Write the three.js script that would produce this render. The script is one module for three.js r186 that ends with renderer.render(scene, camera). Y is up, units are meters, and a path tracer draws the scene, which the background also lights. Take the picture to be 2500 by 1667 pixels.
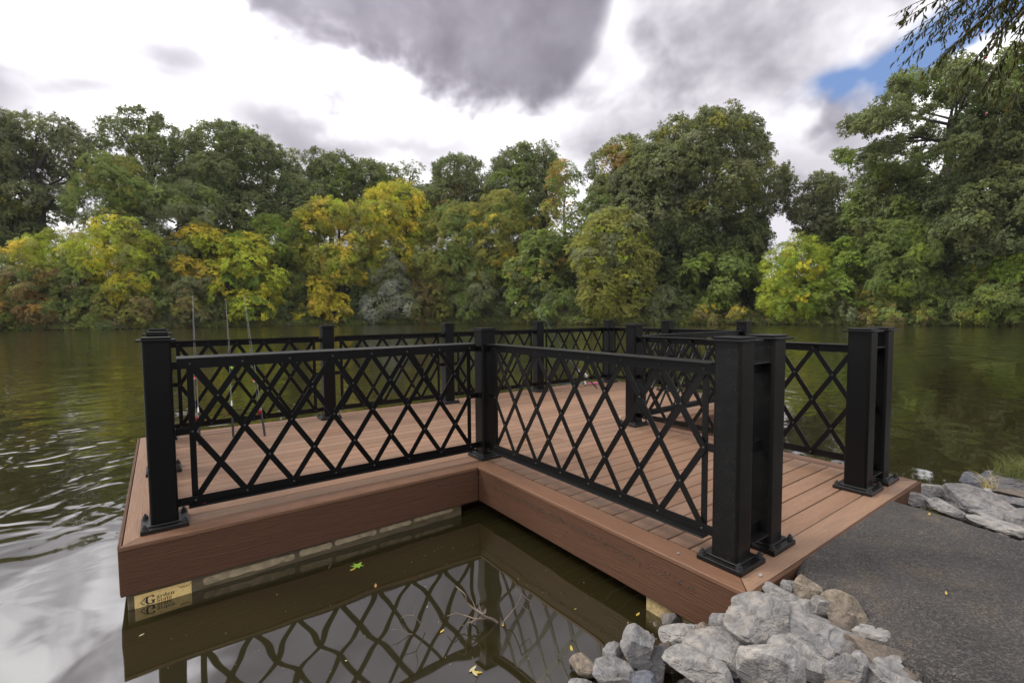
import * as THREE from 'three';
import { mergeGeometries, mergeVertices, toCreasedNormals } from 'three/addons/utils/BufferGeometryUtils.js';
import { ImprovedNoise } from 'three/addons/math/ImprovedNoise.js';
import { RoundedBoxGeometry } from 'three/addons/geometries/RoundedBoxGeometry.js';

// ------------------------------------------------------------------ camera, sky, sun, exposure
// world: x along the dock platform, z from the lake towards the near bank, y up, lake surface at y = 0
const DY = 0.42;                                   // deck top above the lake
const EYE = new THREE.Vector3(0.265, DY + 1.388, 3.699), YAW = 0.6283, PITCH = 0.0568, ROLL = 0.0081, FOC = 1179.8;
const scene = new THREE.Scene();
scene.fog = new THREE.FogExp2(new THREE.Color(0.86, 0.88, 0.92), 0.00012); // thin haze over the lake
const camera = new THREE.PerspectiveCamera(2 * Math.atan(833.5 / FOC) * 180 / Math.PI, 1024 / 682, 0.05, 900);
camera.position.copy(EYE);
camera.rotation.set(-PITCH, -YAW, -ROLL, 'YXZ');
scene.add(camera);

const noise = new ImprovedNoise();
const clamp = THREE.MathUtils.clamp, lerp = THREE.MathUtils.lerp;
const sstep = (a, b, x) => { const t = clamp((x - a) / (b - a), 0, 1); return t * t * (3 - 2 * t); };
function fbm(x, y, z, o = 4, g = 0.5) { let s = 0, a = 1, n = 0; for (let i = 0; i < o; i++) { s += a * noise.noise(x, y, z); n += a; a *= g; x = x * 2.03 + 17.1; y = y * 2.03 + 5.7; z = z * 2.03 + 9.2; } return s / n; }
function rng(seed) { let a = seed >>> 0; return () => { a = (a + 0x6D2B79F5) | 0; let t = Math.imul(a ^ (a >>> 15), 1 | a); t = (t + Math.imul(t ^ (t >>> 7), 61 | t)) ^ t; return ((t ^ (t >>> 14)) >>> 0) / 4294967296; }; }

const EDGE = [[-60, 44], [-46, 38], [-38, 33], [-32, 29.5], [-25, 26.5], [-19, 24.4], [-12, 22.2], [-6, 20.9], [3, 20.9], [7, 23], [10.5, 28], [14, 33], [30, 42], [80, 52]]; // lower edge of the dark bank: azimuth from the view, elevation
function cloudySky() {
  const W = 2048, H = 1024, data = new Float32Array(W * H * 4), D2 = 180 / Math.PI;
  for (let r = 0; r < H; r++) {
    const el = ((r + 0.5) / H - 0.5) * 180, sy = Math.sin(el / D2), cy = Math.cos(el / D2);
    for (let c = 0; c < W; c++) {
      const a = ((c + 0.5) / W - 0.5) * 2 * Math.PI, x = Math.cos(a) * cy, z = Math.sin(a) * cy;
      let az = (Math.atan2(x, -z) - YAW) * D2; if (az > 180) az -= 360; if (az < -180) az += 360;
      const i = (r * W + c) * 4, e = Math.max(el, 0);
      // billows
      const px = x * 2.5, pz = z * 2.5, py = sy * 3.4;
      const w1 = fbm(px * .9 + 3.1, 1.7 + py * .9, pz * .9, 4), w2 = fbm(px * .9 + 9.4, 6.2 + py * .9, pz * .9, 4);
      const n = fbm(px * 1.25 + w1 * 0.9, 2.2 + py * 1.25, pz * 1.25 + w2 * 0.9, 6, 0.55), nf = fbm(px * 3.3 + w2, 8.1 + py * 3.3, pz * 3.3 - w1, 6, 0.58);
      const wa = az + w1 * 9 + nf * 4, we = e + w2 * 5 + nf * 3.2;
      const blob = (ca, ce, ra, re, s = 1) => Math.exp(-Math.pow(((wa - ca) / ra) ** 2 + ((we - ce) / re) ** 2, s));
      let low = 60; for (let q = 1; q < EDGE.length; q++) if (wa >= EDGE[q - 1][0] && wa < EDGE[q][0]) low = lerp(EDGE[q - 1][1], EDGE[q][1], (wa - EDGE[q - 1][0]) / (EDGE[q][0] - EDGE[q - 1][0]));
      // grey share: broken cloud everywhere, then the banks of cloud the photograph shows
      let g = 0.50 * sstep(-.05, 0.4, n) * sstep(-30, 0, Math.abs(az + 20) - 32 + nf * 20) + 0.16 * sstep(-.2, .4, nf) + .22 * sstep(0, .35, n);
      g = Math.max(g, (0.93 + .1 * nf) * sstep(-1.8, 4.6, we - low + 3 * nf) * sstep(62, 40, e + 14 * n));                                   // dark bank reaching overhead
      g = Math.max(g, (0.58 + .5 * nf + .2 * n) * blob(20, 27.5, 20, 10.5, 1.8) * (1 - .4 * blob(12.0, 28, 2.6, 3.4)), (0.5 + .4 * nf) * blob(15, 18.5, 14, 6, 1.5), 0.50 * blob(26, 13, 15, 5.5, 1.4), 0.6 * blob(33, 16.5, 4.5, 5));
      g = Math.max(g, 0.66 * blob(-22, 18.2, 7, 3.0, 1.2), 0.45 * blob(-13, 18.4, 9, 2), 0.62 * blob(-33.5, 22.5, 6, 3.4), 0.66 * blob(-46, 17.8, 6.5, 4), 0.5 * blob(-40, 19.5, 4, 2), 0.6 * blob(-42.5, 27, 1.8, .8), 0.5 * blob(-18.2, 21.6, 1.5, .7), .42 * blob(-27, 25.5, 5, 1.6));
      g = clamp(g * (0.92 + 0.22 * nf), 0, 1);
      const left = Math.exp(-(((az + 38) / 36) ** 2 + ((e - 35) / 24) ** 2)) * sstep(12, 30, e);
      const white = (0.93 + 1.15 * left * (.42 + .75 * sstep(-.3, .25, n + .5 * nf)) + 0.45 * sstep(45, 70, e)) * (0.88 + 0.12 * sstep(0, 14, e));
      const hole = blob(38.5, 23, 8, 3.4, 1.6) * sstep(-.25, .05, -Math.abs((wa - 38) * .42 - (we - 22.6)) * .12 + .12 + nf * .25);
      for (let q = 0; q < 3; q++) {
        const wq = white * [1.0, 0.992, 1.0][q], dq = [0.125, 0.117, 0.14][q] * (1 + .5 * left + .6 * sstep(30, 45, e));
        let v = Math.pow(wq, 1 - g) * Math.pow(dq, g);
        v = lerp(v, [0.115, 0.185, 0.35][q], clamp(hole * 1.9, 0, 1));
        if (el < 0) v = lerp(v, [0.18, 0.185, 0.165][q], sstep(0, -8, el));
        data[i + q] = v;
      }
      data[i + 3] = 1;
    }
  }
  const t = new THREE.DataTexture(data, W, H, THREE.RGBAFormat, THREE.FloatType);
  t.mapping = THREE.EquirectangularReflectionMapping; t.magFilter = t.minFilter = THREE.LinearFilter; t.needsUpdate = true;
  return t;
}
scene.background = cloudySky();
scene.environment = scene.background;

const sunAz = YAW - 1.45, sunEl = 0.80;
const sun = new THREE.DirectionalLight(new THREE.Color(1, 0.955, 0.88), 1.4);
sun.position.set(Math.sin(sunAz) * Math.cos(sunEl) * 80 + 4, Math.sin(sunEl) * 80, -Math.cos(sunAz) * Math.cos(sunEl) * 80);
sun.target.position.set(4, 0, 0);
sun.castShadow = true; sun.shadow.radius = 34; sun.shadow.mapSize.set(2048, 2048);
Object.assign(sun.shadow.camera, { left: -60, right: 60, top: 60, bottom: -60, near: 1, far: 260 });
scene.add(sun, sun.target);

const renderer = new THREE.WebGLRenderer({ antialias: true });
renderer.setSize(1024, 682);
renderer.toneMapping = THREE.LinearToneMapping;
renderer.toneMappingExposure = 1.9;
renderer.shadowMap.enabled = true;

// ------------------------------------------------------------------ helpers
const rightV = new THREE.Vector3(1, 0, 0), upV = new THREE.Vector3(0, 1, 0);
camera.updateMatrixWorld(true);
// direction of a point of the 2500 x 1667 photograph, and places along it
function ray(px, py) { return new THREE.Vector3((px - 1250) / FOC, -(py - 833.5) / FOC, -1).transformDirection(camera.matrixWorld); }
function onLevel(px, py, y) { const d = ray(px, py), t = (y - EYE.y) / d.y; return EYE.clone().addScaledVector(d, t); }
function onZ(px, py, z) { const d = ray(px, py), t = (z - EYE.z) / d.z; return EYE.clone().addScaledVector(d, t); }
function onRange(px, py, R) { const d = ray(px, py); return EYE.clone().addScaledVector(d, R / Math.hypot(d.x, d.z)); }
const used = new Map();
function numbered(n) { const k = used.get(n) || 0; used.set(n, k + 1); return k ? n + '_' + String(k).padStart(3, '0') : n; }
function mesh(name, geo, mat, parent) { const m = new THREE.Mesh(geo, mat); m.name = parent && parent !== scene ? name : numbered(name); m.castShadow = m.receiveShadow = true; (parent || scene).add(m); return m; }
function thing(name, label, category, pos, group) { const o = new THREE.Group(); o.name = numbered(name); if (pos) o.position.copy(pos); o.userData = { label, category }; if (group) o.userData.group = group; scene.add(o); return o; }
function tag(o, label, category, group) { o.userData = { label, category }; if (group) o.userData.group = group; return o; }
function structure(o) { o.userData.kind = 'structure'; return o; }
function stuff(o, label, category) { o.userData.kind = 'stuff'; if (label) { o.userData.label = label; o.userData.category = category; } return o; }
const strip = g => { const h = g.index ? g.toNonIndexed() : g; for (const k of Object.keys(h.attributes)) if (!['position', 'normal', 'uv'].includes(k)) h.deleteAttribute(k); return h; };
const merge = gs => gs.length === 1 ? gs[0] : mergeGeometries(gs.map(strip));
function box(x0, x1, y0, y1, z0, z1) { const g = new THREE.BoxGeometry(x1 - x0, y1 - y0, z1 - z0); g.translate((x0 + x1) / 2, (y0 + y1) / 2, (z0 + z1) / 2); return g; }
function rbox(x0, x1, y0, y1, z0, z1, r, s = 1) { const g = new RoundedBoxGeometry(x1 - x0, y1 - y0, z1 - z0, s, r); g.translate((x0 + x1) / 2, (y0 + y1) / 2, (z0 + z1) / 2); return g; }
function cyl(r0, r1, h, n = 8) { return new THREE.CylinderGeometry(r1, r0, h, n); }
function tube(pts, radii, n = 6) { // tapered tube through points
  const pos = [], nor = [], uv = [], idx = [], P = pts.map(p => p.isVector3 ? p : new THREE.Vector3(...p));
  let ref = new THREE.Vector3(0.31, 0.2, 0.93);
  for (let i = 0; i < P.length; i++) {
    const d = P[Math.min(i + 1, P.length - 1)].clone().sub(P[Math.max(i - 1, 0)]).normalize();
    const a = ref.clone().addScaledVector(d, -ref.dot(d)); if (a.lengthSq() < 1e-4) a.set(1, 0, 0).addScaledVector(d, -d.x); a.normalize(); ref = a;
    const b = d.clone().cross(a), r = Array.isArray(radii) ? radii[i] : radii;
    for (let k = 0; k <= n; k++) { const t = k / n * Math.PI * 2, x = a.clone().multiplyScalar(Math.cos(t)).addScaledVector(b, Math.sin(t)); pos.push(P[i].x + x.x * r, P[i].y + x.y * r, P[i].z + x.z * r); nor.push(x.x, x.y, x.z); uv.push(k / n, i * 0.3); }
  }
  for (let i = 0; i < P.length - 1; i++) for (let k = 0; k < n; k++) { const a = i * (n + 1) + k, b = a + n + 1; idx.push(a, a + 1, b, b, a + 1, b + 1); }
  const e = P.length - 1; // closing tip
  for (let k = 1; k < n - 1; k++) idx.push(e * (n + 1), e * (n + 1) + k, e * (n + 1) + k + 1);
  const g = new THREE.BufferGeometry();
  g.setAttribute('position', new THREE.Float32BufferAttribute(pos, 3)); g.setAttribute('normal', new THREE.Float32BufferAttribute(nor, 3)); g.setAttribute('uv', new THREE.Float32BufferAttribute(uv, 2)); g.setIndex(idx);
  return g;
}
function dataTex(W, H, fn, { srgb = false, repeat = true } = {}) {
  const d = new Uint8Array(W * H * 4);
  for (let y = 0; y < H; y++) for (let x = 0; x < W; x++) { const v = fn(x, y, W, H), i = (y * W + x) * 4; if (typeof v === 'number') d[i] = d[i + 1] = d[i + 2] = clamp(v, 0, 1) * 255; else { d[i] = clamp(v[0], 0, 1) * 255; d[i + 1] = clamp(v[1], 0, 1) * 255; d[i + 2] = clamp(v[2], 0, 1) * 255; } d[i + 3] = 255; }
  const t = new THREE.DataTexture(d, W, H); t.magFilter = t.minFilter = THREE.LinearFilter; if (repeat) t.wrapS = t.wrapT = THREE.RepeatWrapping; if (srgb) t.colorSpace = THREE.SRGBColorSpace; t.needsUpdate = true; return t;
}
const hash = (x, y) => { let h = Math.imul(x | 0, 374761393) + Math.imul(y | 0, 668265263) | 0; h = Math.imul(h ^ (h >>> 13), 1274126177); return ((h ^ (h >>> 16)) >>> 0) / 4294967296; };
// value noise that wraps after p cells
function vn(x, y, px, py) { const ix = Math.floor(x), iy = Math.floor(y), fx = x - ix, fy = y - iy, s = fx * fx * (3 - 2 * fx), t = fy * fy * (3 - 2 * fy), m = (a, b) => ((a % b) + b) % b; const h = (a, b) => hash(m(a, px) + 7919 * px, m(b, py) + 104729); return lerp(lerp(h(ix, iy), h(ix + 1, iy), s), lerp(h(ix, iy + 1), h(ix + 1, iy + 1), s), t); }
const lin = (r, g, b) => new THREE.Color().setRGB(r, g, b);

// ------------------------------------------------------------------ materials
const grainMap = dataTex(1024, 256, (x, y) => 0.70 + 0.36 * (0.40 * vn(x / 32, y / 2, 32, 128) + 0.35 * vn(x / 16, y, 64, 256) + 0.35 * vn(x / 128, y / 16, 8, 16)) - 0.13);
const grainBump = dataTex(1024, 256, (x, y) => 0.5 * vn(x / 64, y / 2, 16, 128) + 0.5 * vn(x / 32, y, 32, 256));
function board(r, g, b, rough = 0.72) { return new THREE.MeshPhysicalMaterial({ specularIntensity: 0.6, color: lin(r, g, b), map: grainMap, bumpMap: grainBump, bumpScale: 0.0017, roughness: rough }); }
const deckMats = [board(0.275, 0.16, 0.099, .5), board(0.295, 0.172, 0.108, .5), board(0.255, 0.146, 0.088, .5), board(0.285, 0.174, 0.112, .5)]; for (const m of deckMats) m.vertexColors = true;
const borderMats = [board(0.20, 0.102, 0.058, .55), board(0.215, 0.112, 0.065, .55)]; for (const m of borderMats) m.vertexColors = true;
const fasciaMat = board(0.10, 0.044, 0.0225, 0.7), fasciaMat2 = board(0.108, 0.049, 0.025, 0.7); fasciaMat.bumpScale = fasciaMat2.bumpScale = 0.0032;  // same boards as the deck; shade of the upright faces is in this darker colour
const weatherMat = board(0.19, 0.135, 0.11, 0.7);
const speck = dataTex(512, 512, (x, y) => { const n = vn(x / 4, y / 4, 128, 128), m = vn(x / 64, y / 64, 8, 8); const h = hash(x, y * 3 + 5); return 0.10 + (h > 0.995 ? 0.5 * m : 0) + 0.05 * n; });
const speckDusty = dataTex(512, 512, (x, y) => { const m = vn(x / 32, y / 32, 16, 16), n = vn(x / 2, y / 2, 256, 256), h = hash(x >> 1, (y >> 1) * 7 + 5); return 0.10 + (h > 0.98 - 0.04 * m ? 0.9 * m : 0) + 0.22 * m * sstep(.62, .95, n); });
const steelRough = dataTex(256, 256, (x, y) => 0.62 + 0.05 * vn(x / 32, y / 32, 8, 8) + 0.08 * vn(x / 4, y / 4, 64, 64));
const steel = new THREE.MeshPhysicalMaterial({ color: lin(0.02, 0.02, 0.0215), specularIntensity: 0.42, map: speck, roughness: 0.5, roughnessMap: steelRough });
const steelDusty = new THREE.MeshPhysicalMaterial({ color: lin(0.05, 0.049, 0.048), specularIntensity: 0.5, map: speckDusty, roughness: 0.48, roughnessMap: steelRough });
const steelGloss = new THREE.MeshPhysicalMaterial({ color: lin(0.03, 0.03, 0.032), map: speck, roughness: 0.38, specularIntensity: 1 });
const bareMetal = new THREE.MeshStandardMaterial({ color: lin(0.025, 0.025, 0.027), roughness: 0.42 });
const rockMap = dataTex(512, 512, (x, y) => { const a = vn(x / 2, y / 2, 256, 256), b = vn(x / 16, y / 16, 32, 32), c = vn(x / 64, y / 64, 8, 8); return 0.5 + 0.2 * (a - .5) + 0.26 * (b - .5) + 0.24 * (c - .5); });
const rockBump = dataTex(512, 512, (x, y) => 0.2 * vn(x / 2, y / 2, 256, 256) + 0.35 * vn(x / 8, y / 8, 64, 64) + 0.45 * vn(x / 32, y / 32, 16, 16));
function rockMat(r, g, b) { return new THREE.MeshStandardMaterial({ color: lin(r * 2, g * 2, b * 2), vertexColors: true, map: rockMap, bumpMap: rockBump, bumpScale: 0.007, roughness: 0.95 }); }
const rockMats = { pale: rockMat(.235, .225, .217), grey: rockMat(.185, .18, .18), dark: rockMat(.085, .083, .087), tan: rockMat(.16, .133, .105), blue: rockMat(.10, .107, .13), brown: rockMat(.12, .098, .08) };
const bark = new THREE.MeshStandardMaterial({ color: lin(0.042, 0.036, 0.03), roughness: 0.95 });
const paleBark = new THREE.MeshStandardMaterial({ color: lin(0.2, 0.175, 0.15), roughness: 0.95 });
const deadWood = new THREE.MeshStandardMaterial({ color: lin(0.15, 0.115, 0.088), roughness: 0.9 });
const leafMat = new THREE.MeshPhysicalMaterial({ color: 0xffffff, roughness: 1, side: THREE.DoubleSide, transmission: 0.5, thickness: 0, specularIntensity: 0.3 });
const leafPlain = (r, g, b) => new THREE.MeshStandardMaterial({ color: lin(r, g, b), roughness: 0.7, side: THREE.DoubleSide });

// ------------------------------------------------------------------ lake, ground, path
// distance of the far waterline from the camera by direction (degrees from straight ahead of the camera)
const SHORE = [[-180, 140], [-100, 120], [-75, 105], [-52, 96], [-46.8, 104], [-40, 94], [-30, 97], [-20, 98], [-8, 99.5], [0, 92], [7.2, 79.8], [15, 79], [24.3, 80], [35.4, 77.8], [46.4, 78.5], [56, 74], [70, 72], [100, 80], [180, 140]];
function shoreRange(deg) { for (let i = 1; i < SHORE.length; i++) if (deg <= SHORE[i][0]) { const [a, r] = SHORE[i - 1], [b, q] = SHORE[i]; return lerp(r, q, (deg - a) / (b - a)); } return 140; }
function heading(x, z) { let a = (Math.atan2(x - EYE.x, -(z - EYE.z)) - YAW) * 180 / Math.PI; if (a > 180) a -= 360; if (a < -180) a += 360; return a; }
const pathL = v => v < 2.95 ? lerp(2.98, 2.70, (v - 2.53) / 0.42) : v < 3.3 ? lerp(2.70, 2.58, (v - 2.95) / 0.35) : 2.55;
const pathR = v => v < 3.3 ? lerp(4.64, 4.50, (v - 2.53) / 0.77) : 4.48;
function nearBank(x, z) { // height over the lake
  const v = Math.max(z, 2.53), xl = pathL(v), xr = pathR(v);
  let h;
  if (x < xr) { const d = Math.hypot(Math.max(0, xl - x), Math.max(0, 2.53 - z)); h = DY - 0.085 - 0.5 * d; }
  else { const zs = Math.max(0, x - 5.3) * .32; h = DY - 0.11 - 0.42 * Math.max(0, 3.2 + zs - z) - 0.05 * Math.min(1, x - xr); }
  h = Math.max(h, 0.36 * (z - 2.5 - Math.max(0, x - 5) * .4), -1.2);
  return Math.min(h, 1.2) + 0.02 * noise.noise(x * 3, z * 3, 1.5);
}
function groundHeight(x, z) {
  const r = Math.hypot(x - EYE.x, z - EYE.z), R = shoreRange(heading(x, z));
  const near = z > 0.6 ? nearBank(x, z) : -1.2;
  const far = r > R - 6 ? Math.max(-1.2, (r - R) * (r > R ? 0.07 : 0.2)) + (r > R ? 0.35 * sstep(0, 1.2, r - R) + 0.25 * noise.noise(x * .2, z * .2, 4.4) * sstep(0, 4, r - R) : 0) : -1.2;
  return Math.max(near, Math.min(far, 5));
}
{
  const xs = [], zs = [];
  for (let x = -240; x < -4; x += 4) xs.push(x); for (let x = -4; x < -1; x += .5) xs.push(x); for (let x = -1; x < 9; x += 0.12) xs.push(x); for (let x = 9; x < 14; x += .5) xs.push(x); for (let x = 14; x <= 240; x += 4) xs.push(x);
  for (let z = -240; z < 0; z += 4) zs.push(z); for (let z = 0; z < 7; z += 0.12) zs.push(z); for (let z = 7; z < 12; z += .5) zs.push(z); for (let z = 12; z <= 200; z += 6) zs.push(z);
  const pos = [], uv = [], idx = [], nx = xs.length;
  for (const z of zs) for (const x of xs) { pos.push(x, groundHeight(x, z), z); uv.push(x / 1.6, z / 1.6); }
  for (let j = 0; j < zs.length - 1; j++) for (let i = 0; i < nx - 1; i++) { const a = j * nx + i, b = a + nx; idx.push(a, b, a + 1, a + 1, b, b + 1); }
  const g = new THREE.BufferGeometry(); g.setAttribute('position', new THREE.Float32BufferAttribute(pos, 3)); g.setAttribute('uv', new THREE.Float32BufferAttribute(uv, 2)); g.setIndex(idx); g.computeVertexNormals();
  structure(mesh('ground', g, new THREE.MeshStandardMaterial({ color: lin(0.085, 0.07, 0.052), map: rockMap, bumpMap: rockBump, bumpScale: 0.03, roughness: 1 })));
}
// water: one sheet, the part round the dock with its own wave field
{
  const X0 = -26, X1 = 24, Z0 = -42, Z1 = 8, N = 2048, h = new Float32Array(N * N * 4), R = rng(77);
  const waves = (n, l0, l1, dir, spread, slope) => Array.from({ length: n }, () => { const l = l0 * Math.pow(l1 / l0, R()), a = dir + (R() - .5) * 2 * spread, k = 2 * Math.PI / l; return [Math.cos(a) * k, Math.sin(a) * k, R() * 6.283, slope / k / Math.sqrt(n) * 1.4]; });
  const swell = waves(9, 0.9, 3.2, 1.3, 0.9, 0.012), chop = waves(34, 0.09, 0.5, 1.45, 1.3, 0.07), fine = waves(10, 0.35, 0.9, 1.0, 1.5, 0.013);
  const nz = 256, mod = (x, z, s, y) => noise.noise(x * s, y, z * s);
  for (let j = 0; j < N; j++) { const z = Z0 + (j + .5) / N * (Z1 - Z0);
    for (let i = 0; i < N; i++) { const x = X0 + (i + .5) / N * (X1 - X0);
      // calm in the lee of the dock, lively to the left of it and far out
      const cove = sstep(0.5, -0.15, Math.max(-x, 0)) * sstep(-0.4, 0.2, z);
      const m1 = mod(x, z, 0.35, 3.3), m2 = mod(x, z, 1.1, 7.7);
      const m3 = mod(x + .4 * m2, z, 2.3, 1.9), m4 = mod(x, z + .4 * m1, 2.3, 5.1);
      let c = sstep(-0.9, -2.6, z + .6 * m1) * (0.30 + 0.75 * sstep(-.15, .35, m1 * .7 + .6 * m2));
      c *= 0.5 + 0.5 * sstep(1.0, -1.2, x + m1 * 2) * sstep(-9, -4, z + m1 * 3);
      c = Math.max(c, .05, .6 * sstep(5.2, 6, x) * sstep(3, 1.6, z) * sstep(-8, -2, z) * sstep(-.3, .25, m1 + m2 * .6));
      c *= 1 - cove;
      const sw = (1 - 0.55 * cove) * (0.8 + .4 * m1) * (.35 + .65 * sstep(-1.0, -4, z)), fi = cove * 0.55 + (1 - cove) * (0.42 + 0.3 * m2);
      let s = 0; const wx = x + 0.5 * m2 + .2 * m3, wz = z + 0.5 * m1 + .2 * m4;
      for (const w of swell) s += w[3] * Math.sin(w[0] * wx + w[1] * wz + w[2]) * sw;
      if (fi > .02) for (const w of fine) s += w[3] * Math.sin(w[0] * wx + w[1] * wz + w[2]) * fi;
      if (c > .01) { let t = 0; for (const w of chop) t += w[3] * Math.sin(w[0] * wx + w[1] * wz + w[2]); s += t * c; }
      h[(j * N + i) * 4] = h[(j * N + i) * 4 + 1] = h[(j * N + i) * 4 + 2] = 0.5 + s * 5; h[(j * N + i) * 4 + 3] = 1; } }
  const waveMap = new THREE.DataTexture(h, N, N, THREE.RGBAFormat, THREE.FloatType); waveMap.magFilter = waveMap.minFilter = THREE.LinearFilter; waveMap.needsUpdate = true;
  const M = 512, f = new Float32Array(M * M * 4), T = 16, fw = Array.from({ length: 46 }, () => { const l = 0.3 * Math.pow(2.2 / .3, R()), a = 1.35 + (R() - .5) * 1.5, q = T / l, kx = Math.round(Math.cos(a) * q), kz = Math.round(Math.sin(a) * q); return [kx, kz, R() * 6.283, 0.062 / (2 * Math.PI * Math.hypot(kx, kz) / T + 1e-3) / Math.sqrt(46) * 1.4]; });
  for (let j = 0; j < M; j++) for (let i = 0; i < M; i++) { let s = 0; for (const w of fw) s += w[3] * Math.sin(2 * Math.PI * (w[0] * i + w[1] * j) / M + w[2]); f[(j * M + i) * 4] = f[(j * M + i) * 4 + 1] = f[(j * M + i) * 4 + 2] = 0.5 + s * 5; f[(j * M + i) * 4 + 3] = 1; }
  const farMap = new THREE.DataTexture(f, M, M, THREE.RGBAFormat, THREE.FloatType); farMap.wrapS = farMap.wrapT = THREE.RepeatWrapping; farMap.magFilter = farMap.minFilter = THREE.LinearFilter; farMap.needsUpdate = true;
  const water = (bump, rough) => new THREE.MeshPhysicalMaterial({ color: lin(0.0185, 0.0155, 0.0055), roughness: rough, ior: 2.33, bumpMap: bump, bumpScale: 0.2 });
  const pos = [], uv = [], idx = [], quad = (x0, x1, z0, z1, near) => { const b = pos.length / 3; for (const [x, z] of [[x0, z0], [x0, z1], [x1, z1], [x1, z0]]) { pos.push(x, 0, z); uv.push(near ? (x - X0) / (X1 - X0) : x / T, near ? (z - Z0) / (Z1 - Z0) : z / T); } idx.push(b, b + 1, b + 2, b, b + 2, b + 3); };
  quad(X0, X1, Z0, Z1, true); quad(-240, X0, -240, 200, false); quad(X1, 240, -240, 200, false); quad(X0, X1, -240, Z0, false); quad(X0, X1, Z1, 200, false);
  const g = new THREE.BufferGeometry(); g.setAttribute('position', new THREE.Float32BufferAttribute(pos, 3)); g.setAttribute('normal', new THREE.Float32BufferAttribute(pos.map((_, i) => i % 3 === 1 ? 1 : 0), 3)); g.setAttribute('uv', new THREE.Float32BufferAttribute(uv, 2)); g.setIndex(idx); g.addGroup(0, 6, 0); g.addGroup(6, 24, 1);
  structure(mesh('water', g, [water(waveMap, 0.03), water(farMap, 0.06)]));
}
// asphalt path, flush with the dock's end board
{
  const asphaltMap = dataTex(1024, 1024, (x, y) => { const a = vn(x / 4, y / 4, 256, 256), b = vn(x / 8, y / 8, 128, 128), c = vn(x / 2, y / 2, 512, 512), d = vn(x / 128, y / 128, 8, 8), e = vn(x / 64 + 3, y / 64, 16, 16); const st = sstep(.35, .85, b * .25 + a * .45 + c * .3), v = 0.15 + 0.36 * st + 0.12 * (d - .5) + (c > .93 ? .3 : 0) + (a > .93 ? .25 : 0), tan = sstep(.62, .85, e * .7 + d * .35); return [v * (1 + .06 + .2 * tan), v * (1 + .02 + .12 * tan), v * (1.0 - .02 * tan)]; }, { srgb: false });
  const asphaltBump = dataTex(1024, 1024, (x, y) => 0.35 * sstep(.3, .8, vn(x / 4, y / 4, 256, 256)) + 0.65 * sstep(.3, .75, vn(x / 8, y / 8, 128, 128)));
  const pos = [], uv = [], idx = [], NU = 46, vs = []; for (let v = 2.5285; v < 4.2; v += 0.05) vs.push(v); for (let v = 4.2; v <= 12; v += .6) vs.push(v);
  for (const v of vs) { const e1 = 0.03 * noise.noise(v * 6, 1, 1) + .018 * noise.noise(v * 21, 4, 1), e2 = 0.03 * noise.noise(v * 6, 9, 1), a = v < 2.54 ? 3.03 : pathL(v) + e1, b = (v < 2.54 ? 4.62 : pathR(v) + e2);
    for (let i = -1; i <= NU + 1; i++) { const t = clamp(i / NU, 0, 1), edge = Math.min(t, 1 - t), x = lerp(a, b, t); pos.push(x, i < 0 || i > NU ? DY - 0.16 : DY + 0.004 - 0.035 * sstep(0.06, 0, edge) + 0.006 * noise.noise(x * 2, v * 2, 3) * sstep(2.53, 2.8, v) - 0.008 * sstep(2.5, 3.2, v), v); uv.push(x / 1.3 + .05 * noise.noise(x * 3, v * 3, 7), v / 1.3 + .05 * noise.noise(x * 3, v * 3, 17)); } }
  const w = NU + 3; for (let j = 0; j < vs.length - 1; j++) for (let i = 0; i < w - 1; i++) { const a = j * w + i, b = a + w; idx.push(a, b, a + 1, a + 1, b, b + 1); }
  const g = new THREE.BufferGeometry(); g.setAttribute('position', new THREE.Float32BufferAttribute(pos, 3)); g.setAttribute('uv', new THREE.Float32BufferAttribute(uv, 2)); g.setIndex(idx); g.computeVertexNormals();
  structure(mesh('asphalt_path', g, new THREE.MeshStandardMaterial({ color: lin(0.15, 0.136, 0.125), map: asphaltMap, bumpMap: asphaltBump, bumpScale: 0.0045, roughness: 0.9 })));
}

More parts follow.
